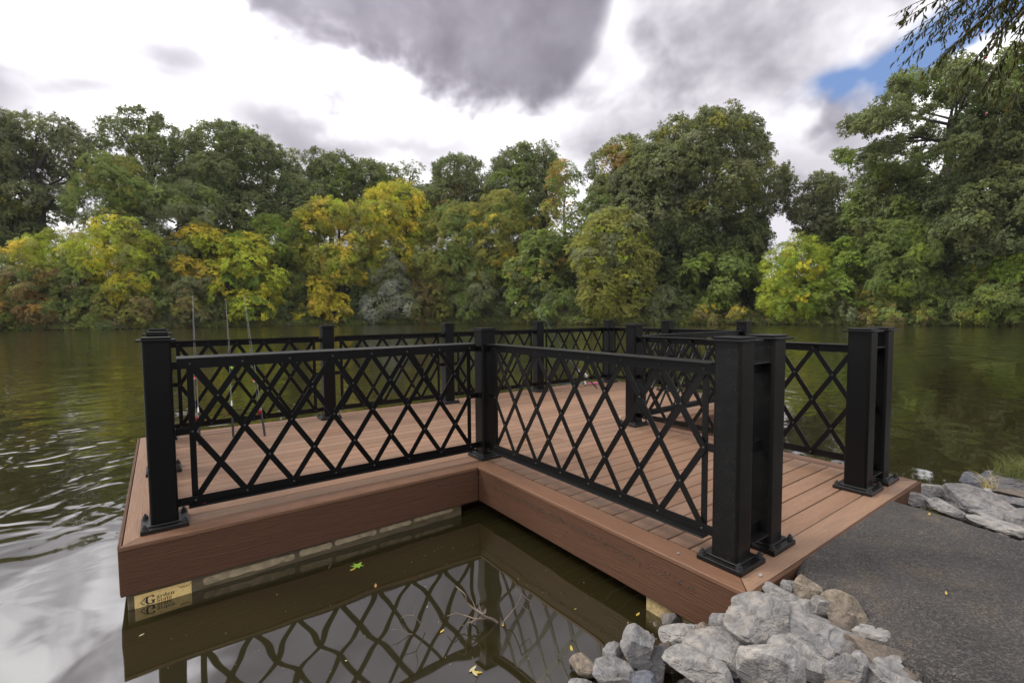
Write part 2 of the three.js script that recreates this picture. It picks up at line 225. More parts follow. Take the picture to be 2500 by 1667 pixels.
// ------------------------------------------------------------------ the dock
const UB = 2.56, VC = 2.52, WS = 2.666, UE = UB + WS, UT = 7.786, LV = 3.246, IN = 0.235, Rb = rng(5);
function plank(u0, u1, v0, v1, mat, { along = 'u', y1 = DY, th = 0.025, m0 = 0, m1 = 0, stain = [] } = {}) {
  // a board with chamfered long edges; m0 / m1: mitre offsets at the two ends; stain: [centre, half width, depth] of grime bands across it
  const g0 = along === 'u', L0 = g0 ? u0 : v0, L1 = g0 ? u1 : v1, w0 = g0 ? v0 : u0, w1 = g0 ? v1 : u1, c = 0.004, yb = y1 - th, tone = .89 + .2 * Rb();
  const prof = [[w0, yb], [w0, y1 - c], [w0 + c, y1], [(w0 + w1) / 2, y1], [w1 - c, y1], [w1, y1 - c], [w1, yb]], at = w => (w - w0) / (w1 - w0);
  const cuts = [0, 1]; for (const [k, h] of stain) for (const d of [-1, -.7, -.4, 0, .4, .7, 1]) { const t = (k + d * h - L0) / (L1 - L0); if (t > .001 && t < .999) cuts.push(t); } cuts.sort((a, b) => a - b);
  const pos = [], uv = [], col = [], idx = [], ou = Rb() * 7, ov = Rb() * 5;
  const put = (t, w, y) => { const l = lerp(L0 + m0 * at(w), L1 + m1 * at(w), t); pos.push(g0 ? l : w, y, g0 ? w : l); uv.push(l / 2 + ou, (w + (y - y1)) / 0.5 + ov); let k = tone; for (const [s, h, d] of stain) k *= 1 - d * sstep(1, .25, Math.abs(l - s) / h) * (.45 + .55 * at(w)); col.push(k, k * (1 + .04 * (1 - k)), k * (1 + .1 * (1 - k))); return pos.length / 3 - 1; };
  for (let s = 0; s < cuts.length - 1; s++) for (let i = 0; i < prof.length; i++) { const [wa, ya] = prof[i], [wb, ybb] = prof[(i + 1) % prof.length]; const a = put(cuts[s], wa, ya), b = put(cuts[s + 1], wa, ya), d = put(cuts[s], wb, ybb), e = put(cuts[s + 1], wb, ybb); g0 ? idx.push(a, d, b, b, d, e) : idx.push(a, b, d, b, e, d); }
  for (const s of [0, 1]) { const ii = prof.map(([w, y]) => put(s, w, y)); for (let k = 1; k < ii.length - 1; k++) (s ^ g0) ? idx.push(ii[0], ii[k + 1], ii[k]) : idx.push(ii[0], ii[k], ii[k + 1]); }
  const g = new THREE.BufferGeometry(); g.setAttribute('position', new THREE.Float32BufferAttribute(pos, 3)); g.setAttribute('uv', new THREE.Float32BufferAttribute(uv, 2)); g.setAttribute('color', new THREE.Float32BufferAttribute(col, 3)); g.setIndex(idx);
  const f = g.toNonIndexed(); f.computeVertexNormals(); f.userData.mat = mat; return f;
}
const dock = thing('floating_dock', 'red brown composite deck of a T-shaped floating dock between the lake and the path end', 'dock');
const pick = a => a[Math.floor(Rb() * a.length)];
function addBoard(name, g) { return mesh(name, g, g.userData.mat, dock); }
const PITCH_B = 0.1505, GAP = 0.009, BW = 0.15;
{
  // field boards of the platform, split by the breaker board, then of the gangway
  const v0 = -LV + BW + 0.012, vEnd = -BW - GAP, n = Math.round((vEnd - v0) / PITCH_B), p = (vEnd - v0) / n, mid = UT / 2;
  for (let i = 0; i < n; i++) { const a = v0 + i * p + GAP, b = v0 + (i + 1) * p; addBoard('deck_board', plank(BW + 0.02, mid - 0.075, a, b, i === n - 1 ? deckMats[2] : pick(deckMats), i === n - 1 ? { stain: [[1.3, 1.4, .33]] } : {})); addBoard('deck_board', plank(mid + 0.075, UT - BW - 0.02, a, b, pick(deckMats))); }
  addBoard('breaker_board', plank(mid - 0.07, mid + 0.07, v0 + GAP, vEnd, deckMats[3], { along: 'v' }));
  const n2 = Math.round((VC - 0.165 - vEnd) / PITCH_B), p2 = (VC - 0.165 - vEnd) / n2;
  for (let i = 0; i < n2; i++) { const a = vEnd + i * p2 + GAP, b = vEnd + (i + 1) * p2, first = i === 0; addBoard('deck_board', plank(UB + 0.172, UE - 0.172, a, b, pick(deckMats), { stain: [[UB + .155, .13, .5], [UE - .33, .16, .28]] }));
    // weathered strip where the railing drips, on the outer ends
    }
  // picture-frame border, mitred
  const B = 0.165;
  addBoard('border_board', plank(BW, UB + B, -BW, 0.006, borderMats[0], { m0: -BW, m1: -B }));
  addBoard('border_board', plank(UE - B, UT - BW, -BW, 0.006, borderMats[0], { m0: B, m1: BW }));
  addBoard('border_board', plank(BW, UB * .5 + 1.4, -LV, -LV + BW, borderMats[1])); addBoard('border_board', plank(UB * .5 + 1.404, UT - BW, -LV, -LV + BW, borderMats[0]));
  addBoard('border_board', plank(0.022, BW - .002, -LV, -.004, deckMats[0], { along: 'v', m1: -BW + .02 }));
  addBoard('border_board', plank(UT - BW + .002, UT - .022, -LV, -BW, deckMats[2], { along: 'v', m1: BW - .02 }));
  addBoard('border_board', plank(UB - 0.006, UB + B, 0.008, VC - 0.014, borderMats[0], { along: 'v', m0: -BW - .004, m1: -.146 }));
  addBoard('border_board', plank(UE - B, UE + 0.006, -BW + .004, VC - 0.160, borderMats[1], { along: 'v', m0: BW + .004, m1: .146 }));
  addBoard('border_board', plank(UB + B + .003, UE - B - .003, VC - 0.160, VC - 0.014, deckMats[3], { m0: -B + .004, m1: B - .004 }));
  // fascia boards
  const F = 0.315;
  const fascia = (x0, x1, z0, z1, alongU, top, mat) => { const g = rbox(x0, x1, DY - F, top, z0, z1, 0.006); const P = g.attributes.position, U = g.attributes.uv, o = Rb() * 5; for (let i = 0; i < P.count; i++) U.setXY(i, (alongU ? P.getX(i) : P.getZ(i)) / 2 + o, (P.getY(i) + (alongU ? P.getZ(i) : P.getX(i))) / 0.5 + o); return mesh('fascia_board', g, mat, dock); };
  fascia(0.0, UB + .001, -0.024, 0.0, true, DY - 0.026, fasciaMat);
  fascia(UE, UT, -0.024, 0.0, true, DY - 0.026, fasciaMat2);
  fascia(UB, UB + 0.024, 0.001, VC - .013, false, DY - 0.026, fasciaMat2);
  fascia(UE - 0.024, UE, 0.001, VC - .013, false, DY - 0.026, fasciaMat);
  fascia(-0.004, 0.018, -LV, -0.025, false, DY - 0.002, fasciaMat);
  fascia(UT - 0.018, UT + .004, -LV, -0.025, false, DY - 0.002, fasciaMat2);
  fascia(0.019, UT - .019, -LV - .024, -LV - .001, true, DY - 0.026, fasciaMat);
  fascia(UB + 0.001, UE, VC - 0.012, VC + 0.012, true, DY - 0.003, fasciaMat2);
  // joists between the fascias and the concrete floats under them
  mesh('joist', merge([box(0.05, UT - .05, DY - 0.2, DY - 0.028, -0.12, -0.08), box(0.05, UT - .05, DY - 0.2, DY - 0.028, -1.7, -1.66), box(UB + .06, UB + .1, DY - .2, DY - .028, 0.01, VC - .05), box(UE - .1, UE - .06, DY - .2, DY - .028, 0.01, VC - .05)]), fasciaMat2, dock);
  const concrete = new THREE.MeshStandardMaterial({ color: lin(0.56, 0.45, 0.29), map: rockMap, bumpMap: rockBump, bumpScale: 0.006, roughness: 0.9 });
  const wet = new THREE.MeshStandardMaterial({ color: lin(0.17, 0.13, 0.07), map: rockMap, bumpMap: rockBump, bumpScale: 0.004, roughness: 0.55 });
  const floatTop = DY - F + 0.03;
  mesh('float_block', rbox(0.03, 2.40, -0.7, floatTop, -1.5, -0.035, 0.01), wet, dock);
  mesh('float_block', rbox(0.03, UT - .03, -0.7, floatTop, -LV + .03, -1.75, 0.01), wet, dock);
  mesh('float_block', rbox(5.4, UT - .03, -0.7, floatTop, -1.5, -0.035, 0.01), wet, dock);
  mesh('float_block', rbox(UB + 0.035, UE - 0.035, -0.7, floatTop, 1.86, VC - 0.03, 0.012), new THREE.MeshStandardMaterial({ color: lin(0.62, 0.46, 0.22), map: rockMap, bumpMap: rockBump, bumpScale: 0.008, roughness: 0.85 }), dock);
  // dry pale patches that show on the wet concrete
  const patch = (x0, x1, y0, y1) => { const s = new THREE.Shape(), N = 26, h = (y1 - y0) / 2, r = Math.min(h, .025); s.moveTo(x0, y0); for (let i = 1; i < N; i++) { const t = i / N; s.lineTo(lerp(x0, x1, t), y0 + .008 * noise.noise(t * 9, x0, 3)); } s.lineTo(x1, y0 + .004); s.quadraticCurveTo(x1 + .014, (y0 + y1) / 2, x1, y1 - .004); for (let i = N - 1; i > 0; i--) { const t = i / N; s.lineTo(lerp(x0, x1, t), y1 + .006 * noise.noise(t * 7, x0, 8)); } s.lineTo(x0, y1 - .004); s.quadraticCurveTo(x0 - .014, (y0 + y1) / 2, x0, y0); const g = new THREE.ExtrudeGeometry(s, { depth: 0.004, bevelEnabled: false }); g.translate(0, 0, -0.0355); return g; };
  mesh('float_panel', patch(.43, .985, .026, .074), concrete, dock); mesh('float_panel', patch(1.03, 1.25, .034, .08), concrete, dock); mesh('float_panel', patch(1.285, 1.6, .045, .083), concrete, dock); mesh('float_panel', patch(1.64, 1.9, .046, .083), concrete, dock); mesh('float_panel', patch(1.94, 2.3, .055, .086), concrete, dock);
  // maker's plate on the float
  const cv = document.createElement('canvas'); cv.width = 580; cv.height = 240; const c = cv.getContext('2d');
  c.fillStyle = '#d9bd80'; c.fillRect(0, 0, 580, 240);
  for (let i = 0; i < 260; i++) { const r = hash(i, 3), q = hash(i, 8); c.fillStyle = `rgba(${120 + 60 * q | 0},${95 + 40 * q | 0},40,${0.05 + 0.13 * r})`; c.beginPath(); c.ellipse(hash(i, 1) * 580, hash(i, 2) * 240, 4 + 40 * r * q, 2 + 9 * q, q * 3, 0, 7); c.fill(); }
  c.fillStyle = 'rgba(90,95,10,.5)'; for (let i = 0; i < 150; i++) { c.beginPath(); c.ellipse(hash(i, 11) * 580, 196 + hash(i, 12) * 44, 14 * hash(i, 13), 5, 0, 0, 7); c.fill(); }
  c.fillStyle = '#1e2026';
  c.font = 'bold 150px serif'; c.textBaseline = 'alphabetic'; c.fillText('G', 96, 152);
  c.lineWidth = 7; c.strokeStyle = '#1e2026'; c.beginPath(); c.moveTo(128, 44); c.lineTo(66, 102); c.quadraticCurveTo(84, 150, 140, 160); c.stroke(); c.lineWidth = 4; c.beginPath(); c.moveTo(112, 48); c.lineTo(50, 102); c.lineTo(78, 142); c.stroke(); c.beginPath(); c.moveTo(96, 62); c.lineTo(90, 142); c.stroke();
  c.font = 'bold 62px serif'; c.fillText('arden', 214, 104); c.fillText('State', 216, 153); c.font = 'bold 38px serif'; c.fillText('PRECAST', 128, 200);
  c.font = 'italic bold 30px sans-serif'; c.fillText('NPCA', 456, 60); c.lineWidth = 6; c.beginPath(); c.moveTo(536, 52); c.quadraticCurveTo(556, 48, 574, 22); c.stroke(); c.beginPath(); c.moveTo(440, 24); c.lineTo(456, 36); c.lineTo(444, 40); c.fill();
  const pt = new THREE.CanvasTexture(cv); pt.colorSpace = THREE.SRGBColorSpace;
  const pg = new THREE.BoxGeometry(0.295, 0.122, 0.004), side = new THREE.MeshStandardMaterial({ color: lin(.4, .3, .14), roughness: .6 });
  const plate = mesh('name_plate', pg, [side, side, side, side, new THREE.MeshStandardMaterial({ map: pt, roughness: 0.6 }), side], dock); plate.position.set(0.211, 0.0205, -0.0315);
  plate.userData.label = 'yellowed plate lettered Garden State at the waterline';
}
// ------------------------------------------------------------------ the railing
const railing = thing('lattice_railing', 'black steel railing with riveted diamond lattice panels and square capped posts round the dock edge', 'railing');
const postParts = (() => {
  const s = 0.077, r = 0.02, sh = new THREE.Shape(); sh.moveTo(-s + r, -s); sh.lineTo(s - r, -s); sh.absarc(s - r, -s + r, r, -Math.PI / 2, 0); sh.lineTo(s, s - r); sh.absarc(s - r, s - r, r, 0, Math.PI / 2); sh.lineTo(-s + r, s); sh.absarc(-s + r, s - r, r, Math.PI / 2, Math.PI); sh.lineTo(-s, -s + r); sh.absarc(-s + r, -s + r, r, Math.PI, Math.PI * 1.5);
  const shaft = new THREE.ExtrudeGeometry(sh, { depth: 1.2, bevelEnabled: false, curveSegments: 5 }); shaft.rotateX(-Math.PI / 2); shaft.translate(0, 0.03, 0);
  const P = shaft.attributes.position, U = shaft.attributes.uv, Nn = shaft.attributes.normal; for (let i = 0; i < P.count; i++) U.setXY(i, (Math.abs(Nn.getX(i)) > .7 ? P.getZ(i) : P.getX(i)) / 0.6 + Nn.getX(i), P.getY(i) / 0.6 + Nn.getZ(i) * .3);
  const base = merge([rbox(-.13, .13, 0.001, .028, -.13, .13, .003), rbox(-.092, .092, .0285, .038, -.092, .092, .004)]);
  const cap = merge([rbox(-.105, .105, 1.2295, 1.241, -.105, .105, .002), rbox(-.079, .079, 1.2412, 1.256, -.079, .079, .0025)]);
  const bolt = merge([(() => { const g = cyl(.021, .021, .005, 10); g.translate(0, .031, 0); return g; })(), (() => { const g = cyl(.016, .016, .016, 6); g.translate(0, .0415, 0); return g; })(), (() => { const g = cyl(.008, .007, .012, 8); g.translate(0, .0555, 0); return g; })()]);
  return { shaft, base, cap, bolt };
})();
function post(x, z, dusty) {
  const m = dusty ? steelDusty : steel, p = mesh('post', postParts.shaft, m, railing); p.position.set(x, DY, z);
  mesh('base_plate', postParts.base, dusty ? m : steelGloss, p); mesh('post_cap', postParts.cap, steel, p);
  for (const [a, b] of [[-1, -1], [1, -1], [-1, 1], [1, 1]]) { const k = mesh('bolt', postParts.bolt, bareMetal, p); k.position.set(a * .107, 0, b * .107); k.rotation.y = a + b * 2 + x; }
  return p;
}
function panel(x0, z0, x1, z1, n, { flush = false, dusty = false, missing = -1 } = {}) {
  // from post centre to post centre; local x along, z outwards (to the right of the direction)
  const L = Math.hypot(x1 - x0, z1 - z0), A = 0.176, e = L - A, pitch = (e - A) / n, yb = .125, ym = .602, yt = 1.064, m = dusty ? steelDusty : steel;
  const p = new THREE.Group(); p.name = 'lattice_panel'; railing.add(p); p.position.set(x0, DY, z0); p.rotation.y = Math.atan2(-(z1 - z0), x1 - x0);
  for (const x of [A, e]) mesh('end_bar', box(x - .019, x + .019, .1, 1.085, -.0165, -.0105), m, p);
  for (const y of [.585, 1.035]) for (const s of [0, 1]) mesh('bracket', merge(s ? [box(e - .028, L - .0775, y, y + .048, -.010, -.0045), box(L - .083, L - .0775, y - .005, y + .053, -.004, .05)] : [box(.0775, A + .028, y, y + .048, -.010, -.0045), box(.0775, .083, y - .005, y + .053, -.004, .05)]), m, p);
  const leg = box(.104, L - .104, 1.036, 1.0975, .0035, .0095);
  let plate; if (flush) { plate = rbox(.104, L - .104, -.0045, .0045, -.115, .0, .002); plate.rotateX(0.085); plate.translate(0, 1.1025, .010); } else { plate = rbox(.104, L - .104, 1.098, 1.1075, -.068, .052, .002); }
  mesh('top_rail', merge([leg, plate]), m, p);
  mesh('bottom_rail', merge([box(.0775, L - .0775, .101, .156, .0035, .0095), rbox(.135, L - .135, .093, .1005, .0035, .068, .002)]), m, p);
  const strap = (xa, ya, xb, yb2, front) => { const l = Math.hypot(xb - xa, yb2 - ya) + .03, g = new THREE.BoxGeometry(l, .040, .0055); const s = mesh('strap', g, m, p); s.position.set((xa + xb) / 2, (ya + yb2) / 2, front ? 0 : -.0065); s.rotation.z = Math.atan2(yb2 - ya, xb - xa); };
  const X = k => A + k * pitch;
  strap(X(0), ym, X(1), yt, false); strap(X(n), ym, X(n - 1), yt, true); 
  for (let k = 0; k < n; k++) { k + 2 <= n ? strap(X(k), yb, X(k + 2), yt, false) : strap(X(k), yb, X(n), ym, false); const q = n - k; q - 2 >= 0 ? strap(X(q), yb, X(q - 2), yt, true) : strap(X(q), yb, X(0), ym, true); }
  const nuts = [], rivet = (x, y, z) => { const g = new THREE.SphereGeometry(.0088, 7, 4, 0, 6.2832, 0, Math.PI / 2); g.rotateX(Math.PI / 2); g.scale(1, 1, .75); g.translate(x, y, z); nuts.push(g); const h = cyl(.0085, .0085, .012, 6); h.rotateX(Math.PI / 2); h.translate(x, y, z === .0095 ? -.022 : -.0145); nuts.push(h); };
  let c = 0; for (let k = 0; k <= n; k++) { rivet(X(k), yb, .0095); rivet(X(k), yt + .003, .0095); rivet(X(k), ym, .0028); if (k < n) { if (c++ !== missing) rivet(X(k) + pitch / 2, .3635, .0028); rivet(X(k) + pitch / 2, .836, .0028); } }
  stuff(mesh('rivet', merge(nuts), bareMetal, p));
  return p;
}
function stub(x0, z0, x1, z1) {
  const L = Math.hypot(x1 - x0, z1 - z0), p = new THREE.Group(); p.name = 'rail_stub'; railing.add(p); p.position.set(x0, DY, z0); p.rotation.y = Math.atan2(-(z1 - z0), x1 - x0);
  mesh('mid_rail', box(.0775, L - .0775, .58, .64, .0035, .0095), steelDusty, p); mesh('upright_leg', box(.0775, L - .0775, 1.036, 1.0975, .0035, .0095), steelDusty, p); mesh('upright_leg', box(.0775, L - .0775, .101, .156, .0035, .0095), steelDusty, p);
  mesh('top_rail', rbox(.078, L - .078, 1.098, 1.1075, -.055, .065, .002), steelDusty, p); mesh('bottom_rail', rbox(.085, L - .085, .093, .1005, .0035, .075, .002), steelDusty, p);
}
const pA = [IN, -IN], pB = [UB + IN, -IN], pC = [UB + IN, VC - IN], pE = [UE - IN, -IN], pH = [UE - IN, VC - IN], pF = [UT - IN, -IN], pG = [IN, -LV + IN], pK = [UT - IN, -LV + IN];
const farPosts = [1, 2, 3].map(i => [lerp(pG[0], pK[0], i / 4), pG[1]]), midL = [IN, (pA[1] + pG[1]) / 2], midR = [UT - IN, midL[1]];
for (const q of [pA, pB, pE, pF, pG, pK, ...farPosts, midL, midR, pH]) post(q[0], q[1], false);
post(pC[0], pC[1], true); post(pC[0] + .358, pC[1], true); post(pH[0] - .36, pH[1], false);
const run = (a, b, n, o) => panel(a[0], a[1], b[0], b[1], n, o);
run(pA, pB, 7, { flush: true, missing: 0 });
run(pB, pC, 7, { dusty: true }); // its outer side looks towards -x
run(pH, pE, 7); run(pE, pF, 7);
run(pF, midR, 4); run(midR, pK, 4);
const farRun = [pK, farPosts[2], farPosts[1], farPosts[0], pG]; for (let i = 0; i < 4; i++) run(farRun[i], farRun[i + 1], 5, { flush: true });
run(pG, midL, 4); run(midL, pA, 4);
stub(pC[0], pC[1], pC[0] + .358, pC[1]); stub(pH[0] - .36, pH[1], pH[0], pH[1]);

// ------------------------------------------------------------------ rocks of the riprap
function icoShape(detail) { // welded, so that displaced rocks stay closed
  const g = new THREE.IcosahedronGeometry(1, detail); g.deleteAttribute('uv'); g.deleteAttribute('normal'); return mergeVertices(g, 1e-4);
}
const ICO = { big: icoShape(26), mid: icoShape(15), small: icoShape(7) };
function rockGeometry(seed, sx, sy, sz, size = 'mid', planes = 11) {
  const R = rng(seed), base = ICO[size], P = base.attributes.position, pl = [], pos = new Float32Array(P.count * 3), uv = new Float32Array(P.count * 2), col = new Float32Array(P.count * 3);
  for (let i = 0; i < planes; i++) { const a = R() * 6.283, h = (i + .5) / planes * 2 - 1 + (R() - .5) * .25, c = Math.sqrt(Math.max(0, 1 - h * h)); pl.push([Math.cos(a) * c, h, Math.sin(a) * c, 0.56 + R() * 0.36]); }
  const o = seed * 3.7;
  for (let i = 0; i < P.count; i++) {
    const x = P.getX(i), y = P.getY(i), z = P.getZ(i); let s = 0;
    for (const [a, b, c, d] of pl) { const q = (a * x + b * y + c * z) / d; if (q > 0) s += Math.pow(q, 180); }
    s += Math.pow(0.9, 180);
    let r = Math.pow(s, -1 / 180);
    r *= 1 + 0.02 * noise.noise(x * 1.7 + o, y * 1.7, z * 1.7) - 0.05 * sstep(.12, .22, noise.noise(x * 2.6, y * 2.6 + o, z * 2.6)) + 0.014 * noise.noise(x * 5.3, y * 5.3 + o, z * 5.3) + 0.008 * noise.noise(x * 13, y * 13, z * 13 + o);
    pos[i * 3] = x * r * sx; pos[i * 3 + 1] = y * r * sy; pos[i * 3 + 2] = z * r * sz;
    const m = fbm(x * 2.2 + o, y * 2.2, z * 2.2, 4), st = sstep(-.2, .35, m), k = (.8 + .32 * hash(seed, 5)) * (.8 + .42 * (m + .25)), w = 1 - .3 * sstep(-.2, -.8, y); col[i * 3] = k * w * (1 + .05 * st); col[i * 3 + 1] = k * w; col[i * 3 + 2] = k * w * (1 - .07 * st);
  }
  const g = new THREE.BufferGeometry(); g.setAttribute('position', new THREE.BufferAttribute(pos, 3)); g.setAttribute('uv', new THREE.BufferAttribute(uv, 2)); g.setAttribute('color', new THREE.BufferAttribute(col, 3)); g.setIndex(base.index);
  const f = g.toNonIndexed(); f.computeVertexNormals(); const Q = f.attributes.position, U = f.attributes.uv; // box mapping, face by face
  for (let i = 0; i < Q.count; i += 3) { let a = 0, b = 0, c = 0; for (let k = i; k < i + 3; k++) { a += Q.getX(k) / sx; b += Q.getY(k) / sy; c += Q.getZ(k) / sz; } a = Math.abs(a); b = Math.abs(b); c = Math.abs(c); for (let k = i; k < i + 3; k++) { const X = Q.getX(k) / .4 + o, Y = Q.getY(k) / .4, Z = Q.getZ(k) / .4; b >= a && b >= c ? U.setXY(k, X, Z) : a >= c ? U.setXY(k, Z + .37, Y) : U.setXY(k, X + .61, Y + .2); } }
  return f;
}
// [left, top, right, bottom in the photograph, height of the centre over the deck top, stone, tilt, seed, label]
const Z7 = (a, b, c, e) => [1350 + a * .489, 1350 + b * .489, 1350 + c * .489, 1350 + e * .489], Z8 = (a, b, c, e) => [2150 + a * .19136, 1100 + b * .19136, 2150 + c * .19136, 1100 + e * .19136];
const NG = 'riprap boulders between the dock corner and the path', FG = 'riprap boulders on the far side of the path';
const ROCKS = [
  [Z7(895, 230, 1190, 445), -.075, 'pale', .25, 1, 'large pale blocky boulder at the foot of the dock corner', NG],
  [Z7(1125, 222, 1350, 420), -.08, 'pale', -.4, 34, 'pale slab sloping away right behind the blocky boulder at the dock corner', NG],
  [Z7(1185, 320, 1530, 568), -.12, 'grey', -.55, 32, 'biggest slab of the pile, its grey right face turned to the path', NG],
  [Z7(1057, 168, 1225, 250), -.02, 'pale', -.3, 3, 'long pale stone lying against the brown end board of the dock', NG],
  [Z7(1148, 138, 1218, 210), -.01, 'grey', .1, 4, 'small grey cube of stone beside the end board of the dock', NG],
  [Z7(1222, 120, 1325, 245), .02, 'tan', -.2, 5, 'tan grey stone standing upright at the corner of the asphalt', NG],
  [Z7(1308, 222, 1398, 330), -.02, 'pale', .2, 6, 'small pale pointed stone behind the biggest slab', NG],
  [Z7(1365, 220, 1550, 382), -.02, 'tan', -.45, 7, 'brown tan block at the asphalt edge with a flat sloping top', NG],
  [Z7(1390, 328, 1572, 490), -.09, 'brown', -.6, 8, 'dark brown boulder in the shade between slab and pale edge stone', NG],
  [Z7(1515, 364, 1668, 475), -.05, 'pale', 0, 9, 'whitish rough stone on the asphalt edge below the tan block', NG],
  [Z7(1525, 465, 1800, 605), -.07, 'brown', -.25, 10, 'low brown boulder half buried in the asphalt edge', NG],
  [Z7(795, 298, 990, 455), -.19, 'grey', .5, 11, 'grey wedge of rock under the dock corner left of the pale block', NG],
  [Z7(722, 358, 805, 465), -.22, 'tan', 0, 12, 'small tan stone between grey wedge and rectangular block', NG],
  [Z7(548, 346, 742, 480), -.27, 'pale', .08, 13, 'pale rectangular block at the water under the dock side', NG],
  [Z7(632, 445, 722, 496), -.33, 'tan', 0, 14, 'little tan stone below the pale rectangular block', NG],
  [Z7(688, 406, 1052, 595), -.22, 'pale', .2, 15, 'large rounded pale boulder in the middle of the pile', NG],
  [Z7(585, 488, 890, 665), -.24, 'pale', .08, 16, 'big pale block with a flat front at the bottom of the pile', NG],
  [Z7(962, 452, 1205, 720), -.17, 'pale', -.15, 17, 'tall whitish block at the very front of the pile', NG],
  [Z7(1100, 428, 1395, 640), -.17, 'pale', -.2, 18, 'wide pale boulder just right of the tall whitish block', NG],
  [Z7(1386, 522, 1545, 690), -.13, 'grey', .15, 19, 'grey triangular stone standing beside the low brown boulder', NG],
  [Z7(1515, 530, 1705, 720), -.14, 'grey', -.45, 20, 'grey slab leaning right at the bottom edge of the picture', NG],
  [Z7(1645, 556, 1870, 690), -.09, 'grey', -.3, 21, 'flat grey stone nearest the viewer along the asphalt', NG],
  [Z7(338, 383, 525, 570), -.27, 'grey', .12, 22, 'tall grey boulder rising at the left end of the pile', NG],
  [Z7(370, 468, 590, 655), -.35, 'dark', .3, 23, 'dark wet boulder under the tall grey one at the water', NG],
  [Z7(255, 456, 352, 555), -.34, 'grey', 0, 24, 'small grey stone touching the tall left boulder from the left', NG],
  [Z7(190, 542, 395, 690), -.34, 'grey', .1, 25, 'squarish grey boulder lowest at the left by the water', NG],
  [Z7(360, 598, 530, 700), -.34, 'blue', 0, 26, 'bluish dark stone at the bottom edge left of the big blocks', NG],
  [Z7(505, 458, 615, 610), -.35, 'brown', -.7, 27, 'narrow brown stone wedged upright between dark boulder and blocks', NG],
  [Z7(90, 515, 235, 605), -.385, 'tan', -.2, 28, 'tan stone with driftwood standing alone in the shallow water', NG],
  [Z7(878, 582, 990, 690), -.30, 'blue', 0, 29, 'small dark stone between the two front blocks', NG],
  [Z7(700, 622, 860, 700), -.27, 'grey', 0, 30, 'light grey stone cut by the lower edge under the flat block', NG],
  [Z7(1310, 535, 1395, 690), -.2, 'grey', 0, 33, 'narrow grey stone in the gap right of the wide pale boulder', NG],
  [Z7(1390, 640, 1560, 760), -.16, 'brown', 0, 41, 'brown stone peeping out under the grey triangular one', NG],
  [Z7(60, 640, 230, 720), -.41, 'grey', 0, 42, 'low grey stone awash at the lower left of the pile', NG],
  [Z8(372, 418, 752, 600), -.12, 'pale', .1, 50, 'pale boulder touching the far corner of the dock end', FG],
  [Z8(312, 532, 665, 722), -.09, 'pale', -.3, 51, 'smooth pale stone between dock end board and asphalt', FG],
  [Z8(535, 556, 692, 700), -.15, 'grey', -.8, 52, 'thin grey slab upright between two pale boulders', FG],
  [Z8(645, 540, 890, 700), -.2, 'pale', .1, 53, 'pale stone left of the largest boulder beyond the path', FG],
  [Z8(660, 636, 995, 832), -.09, 'pale', -.35, 54, 'triangular pale stone at the asphalt edge', FG],
  [Z8(880, 525, 1595, 905), -.13, 'pale', -.28, 55, 'largest pale boulder beyond the path', FG],
  [Z8(1200, 575, 1570, 700), -.25, 'pale', 0, 56, 'pale flat stone just behind the largest boulder beyond the path', FG],
  [Z8(1515, 580, 1900, 800), -.2, 'grey', .1, 57, 'round grey boulder right of the largest pale one', FG],
  [Z8(1315, 826, 1760, 965), -.1, 'grey', -.2, 58, 'grey stone tucked under the largest boulder from the right', FG],
  [Z8(1300, 898, 1750, 1030), -.06, 'pale', -.22, 59, 'long thin pale slab lying on the asphalt edge', FG],
  [Z8(1735, 795, 2060, 1090), -.08, 'grey', 0, 60, 'grey boulder cut by the right edge beside the asphalt', FG],
  [Z8(905, 465, 1275, 590), -.36, 'brown', 0, 61, 'brownish low rock at the waterline beyond the path', FG],
  [Z8(1095, 296, 1365, 490), -.33, 'blue', .2, 62, 'dark bluish rock standing in the water beyond the path', FG],
  [Z8(1310, 262, 1510, 380), -.34, 'blue', 0, 63, 'squared dark rock farthest out by the grass tuft', FG],
  [Z8(1355, 345, 1900, 505), -.33, 'dark', .1, 64, 'long dark slab below the grass tuft', FG],
  [Z8(1390, 506, 1605, 595), -.3, 'pale', 0, 65, 'small pale stone in front of the long dark slab', FG],
  [Z8(1575, 496, 1900, 605), -.27, 'brown', 0, 66, 'brown stone at the right edge under the dark slab', FG],
  [Z8(825, 522, 920, 585), -.38, 'tan', 0, 67, 'tiny yellowish stone at the waterline near the dock', FG],
  [Z8(1555, 745, 1750, 870), -.2, 'grey', 0, 68, 'small grey stone under the round grey boulder', FG],
];
for (const [[x0, y0, x1, y1], yc, m, tilt, seed, label, group] of ROCKS) {
  const c = onLevel((x0 + x1) / 2, (y0 + y1) / 2, DY + yc), dist = c.distanceTo(EYE), down = Math.asin((EYE.y - c.y) / dist), hw = (x1 - x0) / 2 / FOC * dist * .87, hh = (y1 - y0) / 2 / FOC * dist * .87, dep = Math.min(hw * .85, hh * .72 / Math.sin(down));
  const sy = clamp(Math.sqrt(Math.max(0.0004, hh * hh - (dep * Math.sin(down)) ** 2)) / Math.cos(down), hh * .5, hh * 1.2);
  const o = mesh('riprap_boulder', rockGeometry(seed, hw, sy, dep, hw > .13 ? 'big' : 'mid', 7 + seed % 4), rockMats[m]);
  const f = new THREE.Vector3(c.x - EYE.x, 0, c.z - EYE.z).normalize();
  o.rotation.set(0, Math.atan2(-f.x, -f.z), tilt * .6, 'YXZ'); o.position.copy(c);
  tag(o, label, 'boulder', group);
}
